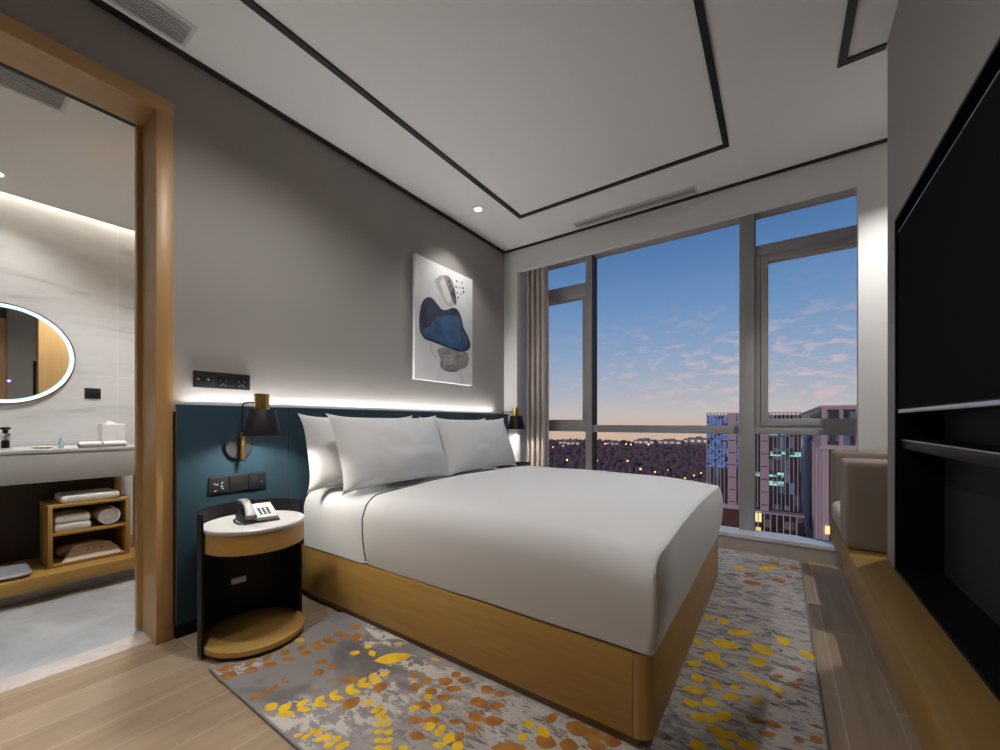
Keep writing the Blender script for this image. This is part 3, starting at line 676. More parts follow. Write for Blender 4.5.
# ------------------------------------------------------------------ nightstands
def nightstand(c, label):
    x, y = c; R0 = .216
    t = thing('nightstand', label, 'nightstand', (x, y, 0), 'round nightstands')
    b = MB(); b.lathe((x, y, 0), [(R0-.012, .554), (R0-.004, .556), (R0-.002, .560), (R0-.002, .571), (R0-.006, .575)], 64); b.build('stone_top', M['quartz'], t)
    b = MB(); b.lathe((x, y, 0), [(R0-.012, .466), (R0-.006, .468), (R0-.006, .5535)], 64)
    dr = b.build('drawer_band', M['oak_y'], t)
    b = MB(); b.lathe((x, y, 0), [(R0-.03, .456), (R0-.03, .467)], 64); b.build('drawer_underside', M['black'], t)
    b = MB(); b.lathe((x, y, 0), [(R0-.02, .0125), (R0-.012, .016), (R0-.012, .028)], 64); b.build('foot_ring', M['black'], t)
    b = MB(); b.lathe((x, y, 0), [(R0-.006, .028), (R0-.002, .031), (R0-.002, .052), (R0-.006, .055)], 64); b.build('base_disc', M['oak_y'], t)
    # curved metal back: half a ring that opens towards the room
    a0, a1 = math.radians(88), math.radians(272); n = 40
    pts = []
    for k in range(n+1):
        a = a0 + (a1-a0)*k/n; pts.append((x+(R0+.010)*math.cos(a), y+(R0+.010)*math.sin(a)))
    for k in range(n, -1, -1):
        a = a0 + (a1-a0)*k/n; pts.append((x+R0*math.cos(a), y+R0*math.sin(a)))
    b = MB(); b.prism(pts, lambda p, q, r: (p, q, r), .013, .640, 0, True); b.build('curved_back', M['black'], t)
    # small cable port plate on the inside of the back
    b = MB(); a = math.radians(177)
    cx, cy = x+(R0-.004)*math.cos(a), y+(R0-.004)*math.sin(a)
    rot = Matrix.Rotation(a, 3, 'Z')
    b.box(cx-.003, cx+.003, cy-.034, cy+.034, .217, .246, .002, 0, 2, rot, (cx, cy, .23))
    b.build('cable_port', M['offwhite'], t)
    return t
ns1 = nightstand((.338, .905), 'round nightstand with a curved black back, carrying the telephone, beside the doorway')
ns2 = dup(ns1, (-.02, 2.40, 0), 'round nightstand on the window side, only a sliver shows behind the bed')

# ------------------------------------------------------------------ telephone
def telephone(x, y, z):
    t = thing('telephone', 'silver and black desk telephone on the round nightstand', 'telephone', (x, y, z))
    # u: from front edge to back; v: across. front faces the room (+x)
    def P(v, h, d): return None
    yaw = math.radians(-10)
    R = Matrix.Rotation(yaw, 3, 'Z'); O = Vector((x, y, z))
    W = lambda p: O + R @ (Vector(p)*.82)
    def add(b, fnbuild):
        tmp = MB(); fnbuild(tmp)
        for v in tmp.bm.verts: v.co = W(v.co)
        return tmp
    # local axes: +x front, y across (handset at -y), z up
    side = [(.095, 0), (.095, .016), (-.075, .066), (-.095, .060), (-.095, 0)]
    tmp = add(None, lambda m: m.prism([(.10,0),(.10,.010),(-.10,.030),(-.10,0)], lambda a, h_, d_: (a, d_, h_), -.092, .092)); tmp.build('foot', M['phonedark'], t)
    def body(m):
        m.prism([(.092,.012),(.092,.028),(-.072,.082),(-.092,.074),(-.092,.03)], lambda a, h_, d_: (a, d_, h_), -.022, .086)
    tmp = add(None, body); bo = tmp.build('body', M['phonelight'], t)
    def rest(m):
        m.prism([(.090,.012),(.090,.020),(-.072,.070),(-.092,.064),(-.092,.03)], lambda a, h_, d_: (a, d_, h_), -.086, -.022)
    tmp = add(None, rest); tmp.build('cradle', M['phonedark'], t)
    sl = math.atan2(.054, .164)
    def top(a): return .028 + (.092-a)*math.tan(sl)
    keys = []
    for r_ in range(4):
        for c_ in range(3):
            a = .055 - r_*.020; d_ = .006 + c_*.022
            tmp = add(None, lambda m: m.box(a-.0065, a+.0065, d_-.0075, d_+.0075, top(a)-.004, top(a)+.004, .002, 0, 1, Matrix.Rotation(sl, 3, 'Y')))
            tmp.build('key', M['phonedark'], bo)
    tmp = add(None, lambda m: m.box(-.066, -.034, .0, .062, top(-.05)-.003, top(-.05)+.0022, .001, 0, 1, Matrix.Rotation(sl, 3, 'Y')))
    tmp.build('number_card', M['offwhite'], bo)
    def hs(m):
        pts = []; rs = []
        prof = []
        for k in range(15):
            s = k/14; a = .098 - .200*s
            h_ = top(a) + .012 + .030*math.sin(PI*s)
            prof.append((a, h_))
        rings = []
        for k, (a, h_) in enumerate(prof):
            s = k/14; end = max(0, abs(s-.5)*2-.45)/.55
            wd = .022 + .008*end; th = .010 + .004*end
            ring = []
            for q in range(12):
                ang = 2*PI*q/12; cx_, cz_ = math.cos(ang), math.sin(ang)
                ring.append(Vector((a, -.055 + wd*math.copysign(abs(cx_)**.6, cx_), h_ + th*math.copysign(abs(cz_)**.6, cz_))))
            rings.append(ring)
        m.rings(rings)
        for a in (.082, -.084):
            m.lathe((a, -.055, 0), [(.020, top(a)+.004), (.024, top(a)+.010), (.024, top(a)+.020)], 16)
    tmp = add(None, hs); tmp.build('handset', M['phonemid'], t)
    # coiled cord from the handset to the base, lying beside it
    pts = []
    for k in range(120):
        s = k/119; a = s*2*PI*16
        cx_ = .098 - .16*s; cy_ = -.105 - .012*math.sin(PI*s)
        pts.append(W((cx_, cy_ + .004*math.cos(a), .0065 + .004*math.sin(a))))
    b = MB(); b.tube(pts, .0014, 5); b.build('cord', M['phonedark'], t)
    return t
telephone(.335, .915, .5755)

# ------------------------------------------------------------------ wall sconces
def sconce(y0, label):
    px = .057
    t = thing('wall_sconce', label, 'wall lamp', (px, y0, .92), 'black and brass reading lamps')
    sx, sy = .262, y0+.03
    b = MB(); b.lathe((px, y0, .918), [(.058, 0), (.066, .003), (.066, .017), (.062, .021)], 40, 0, 0); b.build('wall_plate', M['graphite2'], t)
    b = MB(); b.tube([(px+.018, y0+.004, .93), (.104, y0+.004, .93)], .006); b.build('bracket', M['black'], t)
    b = MB(); b.lathe((.104, y0+.004, 0), [(.008, .850), (.0105, .852), (.0105, .992), (.008, .995)], 20); b.build('brass_tube', M['brass'], t)
    pts = [(.104, y0+.004, .99), (.104, y0+.004, 1.125)]
    for k in range(1, 7):
        a = PI/2*k/6; f = .022
        pts.append((.104+(f-f*math.cos(a)), y0+.004+.003*k/6, 1.128+f*math.sin(a)))
    pts.append((sx-.03, sy, 1.151))
    b = MB(); b.tube(pts, .0042, 8); b.build('arm', M['black'], t)
    b = MB(); b.lathe((sx, sy, 0), [(.030, 1.110), (.034, 1.112), (.034, 1.190), (.031, 1.193)], 36); b.build('brass_cap', M['brass'], t)
    b = MB(); n = 44
    b.lathe((sx, sy, 0), [(.058, 1.112), (.060, 1.110), (.087, .979), (.085, .978), (.056, 1.106), (.004, 1.1065)], n, 0, 2, False)
    b.lathe((sx, sy, 0), [(.0595, 1.1115), (.003, 1.1125)], n, 0, 2, False)
    for f in b.bm.faces:
        c_ = f.calc_center_median(); rad = math.hypot(c_.x-sx, c_.y-sy)
        lim = .0595 + (1.11-c_.z)/.131*.0265
        f.material_index = 1 if (rad < lim-.0012 and c_.z < 1.108) or c_.z < .979 else 0
    b.build('lamp_shade', [M['black'], M['shade_in']], t)
    b = MB(); b.lathe((sx, sy, 0), [(.006, 1.104), (.014, 1.09), (.024, 1.065), (.022, 1.045), (.010, 1.033)], 20); b.build('bulb', M['bulb'], t)
    return t, (sx, sy)
sc1, (lx, ly) = sconce(.938, 'black and brass wall lamp over the telephone nightstand')
sc2 = dup(sc1, (0, 2.395, 0), 'black and brass wall lamp at the window end of the headboard')
for yy in (ly, ly+2.395):
    light('reading_lamp_light', 'SPOT', (lx, yy, 1.024), 12, (1,.93,.84), shadow_soft_size=.02, spot_size=math.radians(165), spot_blend=.3)

# ------------------------------------------------------------------ switches and sockets
def plate_gang(name, label, x, y0, y1, z0, z1, n, mt, extra):
    t = thing(name, label, 'socket', (x, (y0+y1)/2, z0))
    w = (y1-y0)/n
    for k in range(n):
        b = MB(); b.box(x, x+.010, y0+k*w+.0006, y0+(k+1)*w-.0006, z0, z1, .002); b.build('plate', M[mt], t)
    extra(t, w); return t
def ex1(t, w):
    y0 = .757
    for dy in (.020, .064):
        b = MB(); b.lathe((.010, y0+dy, 1.268), [(.006, 0), (.0055, .003)], 14, 0, 0); b.build('button', M['graphite2'], t)
        b = MB(); b.box(.0128, .0142, y0+dy-.003, y0+dy+.003, 1.2655, 1.2705); b.build('indicator', M['offwhite'], t)
    for k in (1, 2):
        ya = y0+k*w
        b = MB(); b.box(.0095, .0112, ya+.014, ya+w-.014, 1.236, 1.302, .001); s = b.build('socket_face', M['black'], t)
        b = MB(); b.box(.0110, .0125, ya+.018, ya+w-.018, 1.294, 1.299); b.build('label_strip', M['graphite2'], s)
        for dy, dz in ((.030,.0), (.058,.0), (.044,-.016), (.034,-.024), (.054,-.024)):
            b = MB(); b.box(.0111, .0119, ya+dy-.0018, ya+dy+.0018, 1.268+dz-.005, 1.268+dz+.004); b.build('pin_slot', M['phonemid'], s)
plate_gang('socket_plate', 'black triple socket and switch plate on the taupe wall above the headboard', 0., .757, 1.020, 1.226, 1.310, 3, 'graphite', ex1)
def ex2(t, w):
    y0 = .805
    for dy, dz, tl in ((.025,.010,-.7), (.036,.006,.6), (.056,-.004,.1), (.058,.012,.9), (.060,-.016,-.9), (.028,-.026,.4)):
        b = MB(); b.box(.0662, .0672, y0+dy-.0055, y0+dy+.0055, .724+dz-.0018, .724+dz+.0018, 0, 0, 1, Matrix.Rotation(tl, 3, 'X')); b.build('pin_slot', M['offwhite'], t)
    for dy in (.185+.020, .185+.064):
        b = MB(); b.box(.066, .0676, y0+dy-.004, y0+dy+.004, .716, .724); b.build('indicator', M['offwhite'], t)
    b = MB(); b.box(.0662, .069, y0+.1865, y0+.2285, .6845, .7675, .001); b.build('rocker', M['graphite2'], t)
plate_gang('socket_plate', 'dark grey triple socket and switch plate on the teal headboard below the lamp', .0562, .805, 1.080, .684, .768, 3, 'graphite', ex2)
b = MB(); b.box(BW, BW+.010, .664, .751, 1.226, 1.306, .002)
t = thing('switch_plate', 'small black switch plate on the bathroom tile wall right of the mirror', 'switch', (BW, .73, 1.226))
b.build('plate', M['graphite'], t)
b = MB(); b.box(BW+.010, BW+.0125, .676, .739, 1.238, 1.294, .001); b.build('rocker', M['black'], t)

# ------------------------------------------------------------------ painting
def painting():
    y0, y1, z0, z1, X = 2.214, 2.941, 1.394, 2.396, .042
    t = thing('painting', 'unframed abstract canvas with a navy blot above the bed', 'painting', (0, 2.62, z0))
    mc = mat('pale_watercolour_canvas', (.70,.70,.71), .8)
    n = N(mc, 'ShaderNodeTexNoise', Scale=1., Detail=4., Distortion=1.5)
    L(mc, coords(mc, (1,2.2,1.3), world=True), n.inputs['Vector'])
    L(mc, ramp(mc, n.outputs['Fac'], [(.3,(.55,.56,.60)), (.45,(.70,.70,.715)), (.6,(.76,.755,.75))]), BS(mc).inputs['Base Color'])
    def wash(name, c1, c2, sc):
        m = mat(name, c1, .75)
        n = N(m, 'ShaderNodeTexNoise', Scale=sc, Detail=4., Distortion=1.2); L(m, coords(m, world=True), n.inputs['Vector'])
        L(m, ramp(m, n.outputs['Fac'], [(.36, c1), (.62, c2)]), BS(m).inputs['Base Color']); return m
    mats = [mc, wash('navy_wash', (.018,.022,.055), (.045,.05,.10), 4), wash('blue_wash', (.025,.07,.17), (.06,.14,.27), 5),
            wash('grey_wash', (.22,.205,.20), (.40,.375,.365), 11), M['ink'], wash('plum_wash', (.09,.07,.09), (.30,.26,.28), 7), wash('pale_wash', (.42,.42,.44), (.56,.56,.57), 5), mat('canvas_edge', (.75,.74,.73), .8), wash('light_grey_wash', (.34,.325,.315), (.46,.44,.43), 12)]
    b = MB(); b.box(.012, X, y0, y1, z0, z1, .0015)
    W, H = y1-y0, z1-z0
    Q = lambda u, v, k: (X+.0004+.0003*k, y0+u*W, z1-v*H)     # u across, v down, 0..1
    def smoothloop(cp, n=10):
        out = []; m_ = len(cp)
        for i in range(m_):
            p0, p1, p2, p3 = [Vector(cp[(i+j-1) % m_]) for j in range(4)]
            for k in range(n):
                s = k/n
                out.append(.5*((2*p1) + (-p0+p2)*s + (2*p0-5*p1+4*p2-p3)*s*s + (-p0+3*p1-3*p2+p3)*s**3))
        return out
    def blob(cp, mi, k, ring=None, scale=1.):
        lp = smoothloop(cp)
        c = sum(lp, Vector((0,0)))/len(lp)
        if scale != 1: lp = [c+(p-c)*scale for p in lp]
        b.face([Q(p.x, p.y, k) for p in lp], mi)
    # faint pale washes and a smoky streak
    blob([(0.302, 0.156), (0.401, 0.094), (0.489, 0.075), (0.55, 0.129), (0.611, 0.215), (0.642, 0.293), (0.58, 0.334), (0.489, 0.32), (0.401, 0.255), (0.344, 0.201)], 6, 0)
    blob([(u*.55+.23, v*.8+.03) for u, v in [(0.302, 0.156), (0.401, 0.094), (0.489, 0.075), (0.55, 0.129), (0.611, 0.215), (0.642, 0.293), (0.58, 0.334), (0.489, 0.32), (0.401, 0.255), (0.344, 0.201)]], 0, 1)
    blob([(0.46, 0.089), (0.527, 0.067), (0.596, 0.094), (0.642, 0.148), (0.674, 0.218), (0.682, 0.293), (0.627, 0.28), (0.565, 0.216), (0.504, 0.146)], 5, 2)
    # grey stain below
    g = [(0.358, 0.748), (0.43, 0.711), (0.611, 0.707), (0.779, 0.704), (0.887, 0.709), (0.904, 0.782), (0.854, 0.838), (0.754, 0.862), (0.674, 0.891), (0.542, 0.901), (0.452, 0.889), (0.401, 0.853), (0.409, 0.801)]
    blob(g, 5, 2, scale=1.03); blob(g, 3, 3)
    blob([(u*.45+.26, v*.5+.40) for u, v in g], 8, 4)
    # navy blot with a blue wash inside
    blob([(0.061, 0.549), (0.068, 0.463), (0.107, 0.37), (0.192, 0.316), (0.274, 0.315), (0.351, 0.348), (0.43, 0.378), (0.519, 0.363), (0.619, 0.331), (0.698, 0.333), (0.771, 0.387), (0.82, 0.477), (0.904, 0.544), (0.956, 0.622), (0.904, 0.675), (0.779, 0.704), (0.58, 0.702), (0.394, 0.686), (0.253, 0.674), (0.139, 0.663), (0.074, 0.613)], 1, 5)
    blob([(0.094, 0.579), (0.186, 0.566), (0.233, 0.542), (0.274, 0.5), (0.33, 0.449), (0.416, 0.442), (0.519, 0.411), (0.642, 0.399), (0.722, 0.394), (0.771, 0.457), (0.82, 0.516), (0.879, 0.567), (0.913, 0.627), (0.854, 0.665), (0.738, 0.685), (0.565, 0.682), (0.401, 0.663), (0.233, 0.652), (0.139, 0.639)], 2, 6)
    # specks
    r_ = random.Random(3)
    for u, v in [(0.55, 0.111), (0.69, 0.081), (0.787, 0.077), (0.572, 0.147), (0.674, 0.134), (0.738, 0.129), (0.619, 0.176), (0.803, 0.12), (0.698, 0.183), (0.771, 0.181), (0.642, 0.217), (0.714, 0.223), (0.82, 0.152), (0.596, 0.21)]:
        q = r_.uniform(.010,.017)
        b.face([Q(u+q*math.cos(2*PI*k/10), v+q*.75*math.sin(2*PI*k/10), 5) for k in range(10)], 4)
    # fine pencil lines
    def line(pts, w):
        pts = [Vector(p) for p in pts]
        for p, q in zip(pts, pts[1:]):
            d = (q-p).normalized(); nrm = Vector((-d.y, d.x))*w
            b.face([Q(*(p+nrm), 6), Q(*(q+nrm), 6), Q(*(q-nrm), 6), Q(*(p-nrm), 6)], 4)
    line([(.233,.683),(.230,.70),(.233,.719),(.243,.74),(.260,.758),(.290,.779),(.330,.798)], .0020)
    line([(.762,.795),(.771,.853),(.779,.922),(.803,.986)], .0025)
    b.build('canvas', mats, t, norm=False)
    b = MB(); b.box(.0, .012, y0+.05, y1-.05, z0+.05, z1-.05); b.build('stretcher_bar', M['oak_z'], t)
painting()

# ------------------------------------------------------------------ bench and alcove seat
bn = thing('bench', 'long low floating oak bench under the television', 'bench', (2.85, 1.7, .26))
BT = .40
b = MB(); b.box(2.700, X_TV, .64, 2.612, .262, BT, .002); b.box(2.700, 3.5, 2.6125, 3.50, .262, BT, .002); b.build('bench_slab', M['bench_y'], bn)
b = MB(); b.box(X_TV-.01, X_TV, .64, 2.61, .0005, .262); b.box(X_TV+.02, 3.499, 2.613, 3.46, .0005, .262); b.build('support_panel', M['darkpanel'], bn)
so = thing('lounge_seat', 'beige upholstered lounge seat on the bench beside the window', 'sofa', (3.1, 3.1, BT))
AZ = .852
def pad(name, x0, x1, y0, y1, z0, z1, r, m):
    b = MB(); b.rbox(x0, x1, y0, y1, z0, z1, r, (14,14,12)); return b.build(name, M[m], so)
pad('arm', 2.698, 3.49, 2.685, 2.945, BT, AZ, (.022,.022,.024), 'sofa')
pad('arm', 2.700, 3.49, 3.315, 3.50, BT, AZ+.012, (.022,.022,.024), 'sofa')
pad('back', 3.30, 3.495, 2.947, 3.313, BT, AZ, (.025,.01,.025), 'sofa')
pad('seat_cushion', 2.692, 3.298, 2.948, 3.312, BT+.02, .555, (.05,.02,.04), 'seat')
b = MB(); b.box(2.712, 3.298, 2.948, 3.312, BT, BT+.022); b.build('seat_base', M['sofa'], so)

# ------------------------------------------------------------------ television and its black niche
ni = thing('media_niche', 'black lined recess in the wall around the television', 'recess', (2.92, 1.65, TZ0))
b = MB(); b.box(2.982, 2.998, TY0+.012, TY1-.012, TZ0+.012, TZ1-.012); b.build('back_panel', M['nichegrey'], ni)
b = MB()
b.box(X_TV-.006, 2.999, TY1-.012, TY1-.0005, TZ0, TZ1-.0005); b.box(X_TV-.006, 2.999, TY0+.0005, TY0+.012, TZ0, TZ1-.0005)
b.box(X_TV-.006, 2.999, TY0+.012, TY1-.012, TZ1-.012, TZ1-.0005); b.build('lining', M['blackgloss'], ni)
b = MB(); b.box(X_TV-.004, 2.999, TY0+.012, TY1-.012, TZ0+.0005, TZ0+.012); b.build('lining_floor', M['blackgloss'], ni)
b = MB(); b.box(2.852, 2.981, TY0+.0125, TY1-.0125, .936, .976, .001); sh = b.build('shelf', M['blackgloss'], ni)
b = MB(); b.box(2.850, 2.8525, TY0+.013, TY1-.02, .9715, .976); b.build('shelf_edge', M['silver'], sh)
tv = thing('television', 'large flat black television set into the right wall', 'television', (2.87, 1.68, 1.09))
TVY0, TVY1, TVZ0, TVZ1 = .97, 2.385, 1.088, 1.868
b = MB(); b.box(2.858, 2.935, TVY0+.05, TVY1-.05, TVZ0+.05, TVZ1-.05, .004); b.build('rear_housing', M['black'], tv)
b = MB(); b.box(2.934, 2.982, 1.45, 1.90, 1.35, 1.62); b.build('wall_bracket', M['black'], tv)
b = MB(); b.box(2.838, 2.858, TVY0, TVY1, TVZ0, TVZ1, .002); b.build('bezel', M['black'], tv)
b = MB(); b.box(2.8368, 2.8382, TVY0+.006, TVY1-.006, TVZ0+.018, TVZ1-.006); b.build('screen', M['screen'], tv)
b = MB(); b.box(2.8362, 2.8384, TVY0+.003, TVY1-.003, TVZ0, TVZ0+.014, .0005); ch = b.build('chin_strip', M['silver'], tv)
b = MB(); b.lathe((2.8366, 1.748, TVZ0+.007), [(.0045, -.0012), (.004, .0)], 14, 0, 0); b.build('badge', M['offwhite'], ch)
b = MB(); b.box(2.8366, 2.8388, TVY0, TVY1, TVZ1-.004, TVZ1+.0005); b.build('top_rim', M['silver'], tv)

# ------------------------------------------------------------------ wardrobe at the entrance (reflected in the mirror)
wd = thing('wardrobe', 'tall oak wardrobe at the entrance end of the television wall', 'wardrobe', (2.92, -.1, 0))
b = MB(); b.box(2.86, 2.999, -1.5, .618, 0, 2.5, .003); b.build('carcass', M['oak_door'], wd)
for k in range(3):
    b = MB(); b.box(2.842, 2.86, -1.5+.7*k+.003, -1.5+.7*(k+1)-.003, .06, 2.49, .002); dr = b.build('wardrobe_door', M['oak_door'], wd)
    b = MB(); b.box(2.832, 2.842, -1.5+.7*(k+1)-.05, -1.5+.7*(k+1)-.035, .9, 1.2, .002); b.build('handle', M['silver'], dr)

# ------------------------------------------------------------------ vents and downlights
def vent(label, x0, x1, y0, y1, z, ns_, along='y', group='ceiling air grilles'):
    t = thing('air_vent', label, 'vent', ((x0+x1)/2, (y0+y1)/2, z), group)
    f = .016
    b = MB()
    b.box(x0-f, x0, y0-f, y1+f, z-.006, z, .001); b.box(x1, x1+f, y0-f, y1+f, z-.006, z, .001)
    b.box(x0, x1, y0-f, y0, z-.006, z, .001); b.box(x0, x1, y1, y1+f, z-.006, z, .001); b.build('frame', M['vent'], t)
    b = MB(); b.box(x0, x1, y0, y1, z-.0012, z-.0002); b.build('duct', M['ventdark'], t)  # flat dark sheet standing in for the shade behind the slats
    for k in range(ns_):
        if along == 'y':
            c = x0+(x1-x0)*(k+.5)/ns_; w = (x1-x0)/ns_*.30
            b = MB(); b.box(c-w, c+w, y0, y1, z-.006, z-.0012, 0, 0, 1)
        else:
            c = y0+(y1-y0)*(k+.5)/ns_; w = (y1-y0)/ns_*.30
            b = MB(); b.box(x0, x1, c-w, c+w, z-.006, z-.0012, 0, 0, 1)
        b.build('slat', M['slat'], t)
vent('white slatted ceiling vent above the bathroom doorway', .072, .212, .10, .690, HC, 8)
vent('white slatted vent in the bathroom ceiling', -.445, -.285, -.30, .362, BC, 7)
vent('long white slot diffuser in the ceiling in front of the window', .885, 1.88, 3.375, 3.47, HC, 2, 'x')
def downlight(x, y, z, label):
    t = thing('downlight', label, 'downlight', (x, y, z), 'recessed ceiling downlights')
    b = MB(); b.lathe((x, y, z), [(.030, -.003), (.040, -.003), (.041, 0)], 28, 0, 2, True); b.build('trim_ring', M['vent'], t)
    b = MB(); b.lathe((x, y, z), [(.027, -.0045), (.030, -.003)], 28); b.build('lens', M['led'], t)
    return t
downlight(.318, 2.674, HC, 'small round recessed downlight in the bedroom ceiling above the painting')
downlight(-1.50, .23, BC, 'small recessed downlight in the bathroom ceiling near the mirror')

# ------------------------------------------------------------------ bathroom
va = thing('vanity', 'white stone vanity counter with a deep grey apron in the bathroom', 'vanity', (-1.55, .2, .68))
VF = -1.24
b = MB(); b.box(BW+.0005, VF-.004, -.9, .866, .682, .862, .002); b.build('apron', M['apron'], va)
b = MB(); b.box(BW+.0005, VF, -.9, .868, .862, .883, .002); b.build('countertop', M['quartz'], va)
b = MB(); b.box(BW+.0005, BW+.02, -.9, .868, .883, .92, .002); b.build('upstand', M['quartz'], va)
vb2 = thing('oak_platform', 'low oak platform under the vanity with a dark back panel', 'platform', (-1.45, .3, 0))
b = MB(); b.box(-1.80, -1.085, -.9, 1.05, .080, .155, .002); b.build('platform', M['oak_y'], vb2)
b = MB(); b.box(-1.80, -1.20, -.9, 1.05, .0005, .080); b.build('plinth', M['apron'], vb2)
b = MB(); b.box(-1.62, -1.60, -.9, .775, .155, .681); b.build('back_panel', M['darkpanel'], vb2)
b = MB(); b.box(-1.622, -1.585, .775, .815, .155, .681, .001); b.build('panel_edge', M['oak_z'], vb2)
b = MB(); b.box(-1.45, -1.10, .850, .872, .155, .681, .001); b.build('end_panel', M['oak_z'], vb2)
cb = thing('cubby_shelf', 'open oak two-tier shelf box holding towels under the vanity', 'shelf', (-1.39, .6, .1555))
CX0, CX1, CY0, CY1, CZ0, CZ1 = -1.535, -1.215, .410, .782, .1555, .538
b = MB(); b.box(CX0, CX1, CY0, CY0+.020, CZ0, CZ1, .001); b.build('side_panel', M['oak_z'], cb)
b = MB(); b.box(CX0, CX1, CY1-.020, CY1, CZ0, CZ1, .001); b.build('side_panel', M['oak_z'], cb)
for z in (CZ0, .348, CZ1-.018):
    b = MB(); b.box(CX0, CX1, CY0+.0202, CY1-.0202, z, z+.018, .001); b.build('shelf_board', M['oak_y'], cb)
b = MB(); b.box(CX0, CX0+.01, CY0+.0202, CY1-.0202, CZ0+.02, CZ1-.02); b.build('back_board', M['darkpanel'], cb)
def folded(x0, x1, y0, y1, z0, h, label, grp=None, layers=2):
    t = thing('folded_towel', label, 'towel', ((x0+x1)/2, (y0+y1)/2, z0), grp)
    for k in range(layers):
        b = MB(); b.rbox(x0, x1-.004*k, y0+.002*k, y1-.003*k, z0+h*k/layers, z0+h*(k+1)/layers, (.012,.012,h/layers*.48), (10,12,6), 0, soft(.002, 14, k+z0*30))
        b.build('fold', M['towel'], t)
    return t
folded(-1.50, -1.235, .468, .738, CZ1, .046, 'white folded bath mat lying on top of the shelf box', None, 1)
folded(-1.51, -1.228, .438, .600, .3662, .050, 'thick folded white towel, lower of the two stacked in the shelf box', 'folded towels', 1)
folded(-1.51, -1.230, .438, .598, .4164, .050, 'thick folded white towel, upper of the two stacked in the shelf box', 'folded towels', 1)
def roll(c, r, axis, l0, l1, label, name='rolled_towel'):
    """spiral roll; c = centre (two coords), axis 0 = x, 1 = y"""
    b = MB(); turns = 3.2; n = 90; out, inn = [], []
    for k in range(n+1):
        a = k/n*turns*2*PI; rad = r*(.16+.84*k/n); th = r*.84/turns*.47
        out.append((rad*math.cos(a), rad*math.sin(a))); inn.append(((rad-th*1.6)*math.cos(a), (rad-th*1.6)*math.sin(a)))
    loop = out + inn[::-1]
    def fn(u, v, d): return (d, c[0]+u, c[1]+v) if axis == 0 else (c[0]+u, d, c[1]+v)
    b.rings([[Vector(fn(u, v, d)) for u, v in loop] for d in (l0, l1)], 0, False)
    vs = b.bm.verts[:]; b.bm.verts.ensure_lookup_table(); m_ = len(loop)
    for base in (0, m_):
        for k in range(n):
            try: b.bm.faces.new((b.bm.verts[base+k], b.bm.verts[base+k+1], b.bm.verts[base+m_-2-k], b.bm.verts[base+m_-1-k]))
            except ValueError: pass
    # closed core so that no light leaks through the spiral
    b.tube([fn(0,0,l0+.004), fn(0,0,l1-.004)], r*.20, 12)
    return tag(b.build(name, M['towel']), label, 'towel')
roll((.682, .3662+.060), .060, 0, -1.51, -1.232, 'rolled white towel with a spiral end in the shelf box')
# laundry bag: folded cream cloth standing in the lower tier
lb = thing('laundry_bag', 'folded cream cloth laundry bag with printed text in the lower shelf', 'bag', (-1.30, .6, .1742))
BX = -1.232
out = [(.470,.1742),(.742,.1742),(.730,.210),(.706,.240),(.672,.252),(.60,.255),(.530,.254)]
b = MB(); b.prism(out, lambda y, z, x: (x + (z-.174)*-.9, y, z), BX, BX-.030); b.build('folded_bag', M['cream'], lb)
b = MB(); b.rbox(-1.50, -1.36, .465, .70, .1742, .240, (.03,.05,.03), (8,10,8)); b.build('bag_bulk', M['cream'], lb)
def text_mesh(txt, size, name, parent, origin, ax, up, m):
    cu_ = bpy.data.curves.new(name, 'FONT'); cu_.body = txt; cu_.size = size; cu_.align_x = 'CENTER'; cu_.extrude = .0002
    o_ = bpy.data.objects.new(name, cu_); COL.objects.link(o_)
    dg = bpy.context.evaluated_depsgraph_get(); me = bpy.data.meshes.new_from_object(o_.evaluated_get(dg))
    bpy.data.objects.remove(o_)
    ax, up = Vector(ax).normalized(), Vector(up).normalized(); nr = ax.cross(up)
    org = Vector(origin); par = parent.location
    for v in me.vertices:
        p = v.co.copy(); v.co = org + ax*p.x + up*p.y + nr*p.z - par
    me.materials.clear(); me.materials.append(m)
    q = bpy.data.objects.new(name, me); COL.objects.link(q); q.parent = parent; return q
def bagpt(y, z): return (BX + (z-.174)*-.9 + .0008, y, z)
text_mesh('LAUNDRY BAG', .016, 'printed_text', lb, bagpt(.620, .238), (0,1,0), (-.9,0,1), M['ink'])
text_mesh('洗  衣  袋', .019, 'printed_text', lb, bagpt(.622, .216), (0,1,0), (-.9,0,1), M['ink'])
# scale
sc_ = thing('bathroom_scale', 'flat grey bathroom scale on the oak platform at the left edge', 'scale', (-1.27, .13, .1555))
b = MB(); b.rbox(-1.42, -1.12, .03, .345, .163, .186, (.05,.05,.006), (14,14,5)); b.build('platform', M['scale'], sc_)
for px in (-1.385, -1.155):
    for py in (.07, .305):
        b = MB(); b.lathe((px, py, .1556), [(.013, 0), (.012, .010)], 14); b.build('foot', M['phonedark'], sc_)
b = MB(); b.box(-1.40, -1.36, .15, .22, .1858, .1866); b.build('display', M['phonedark'], sc_)
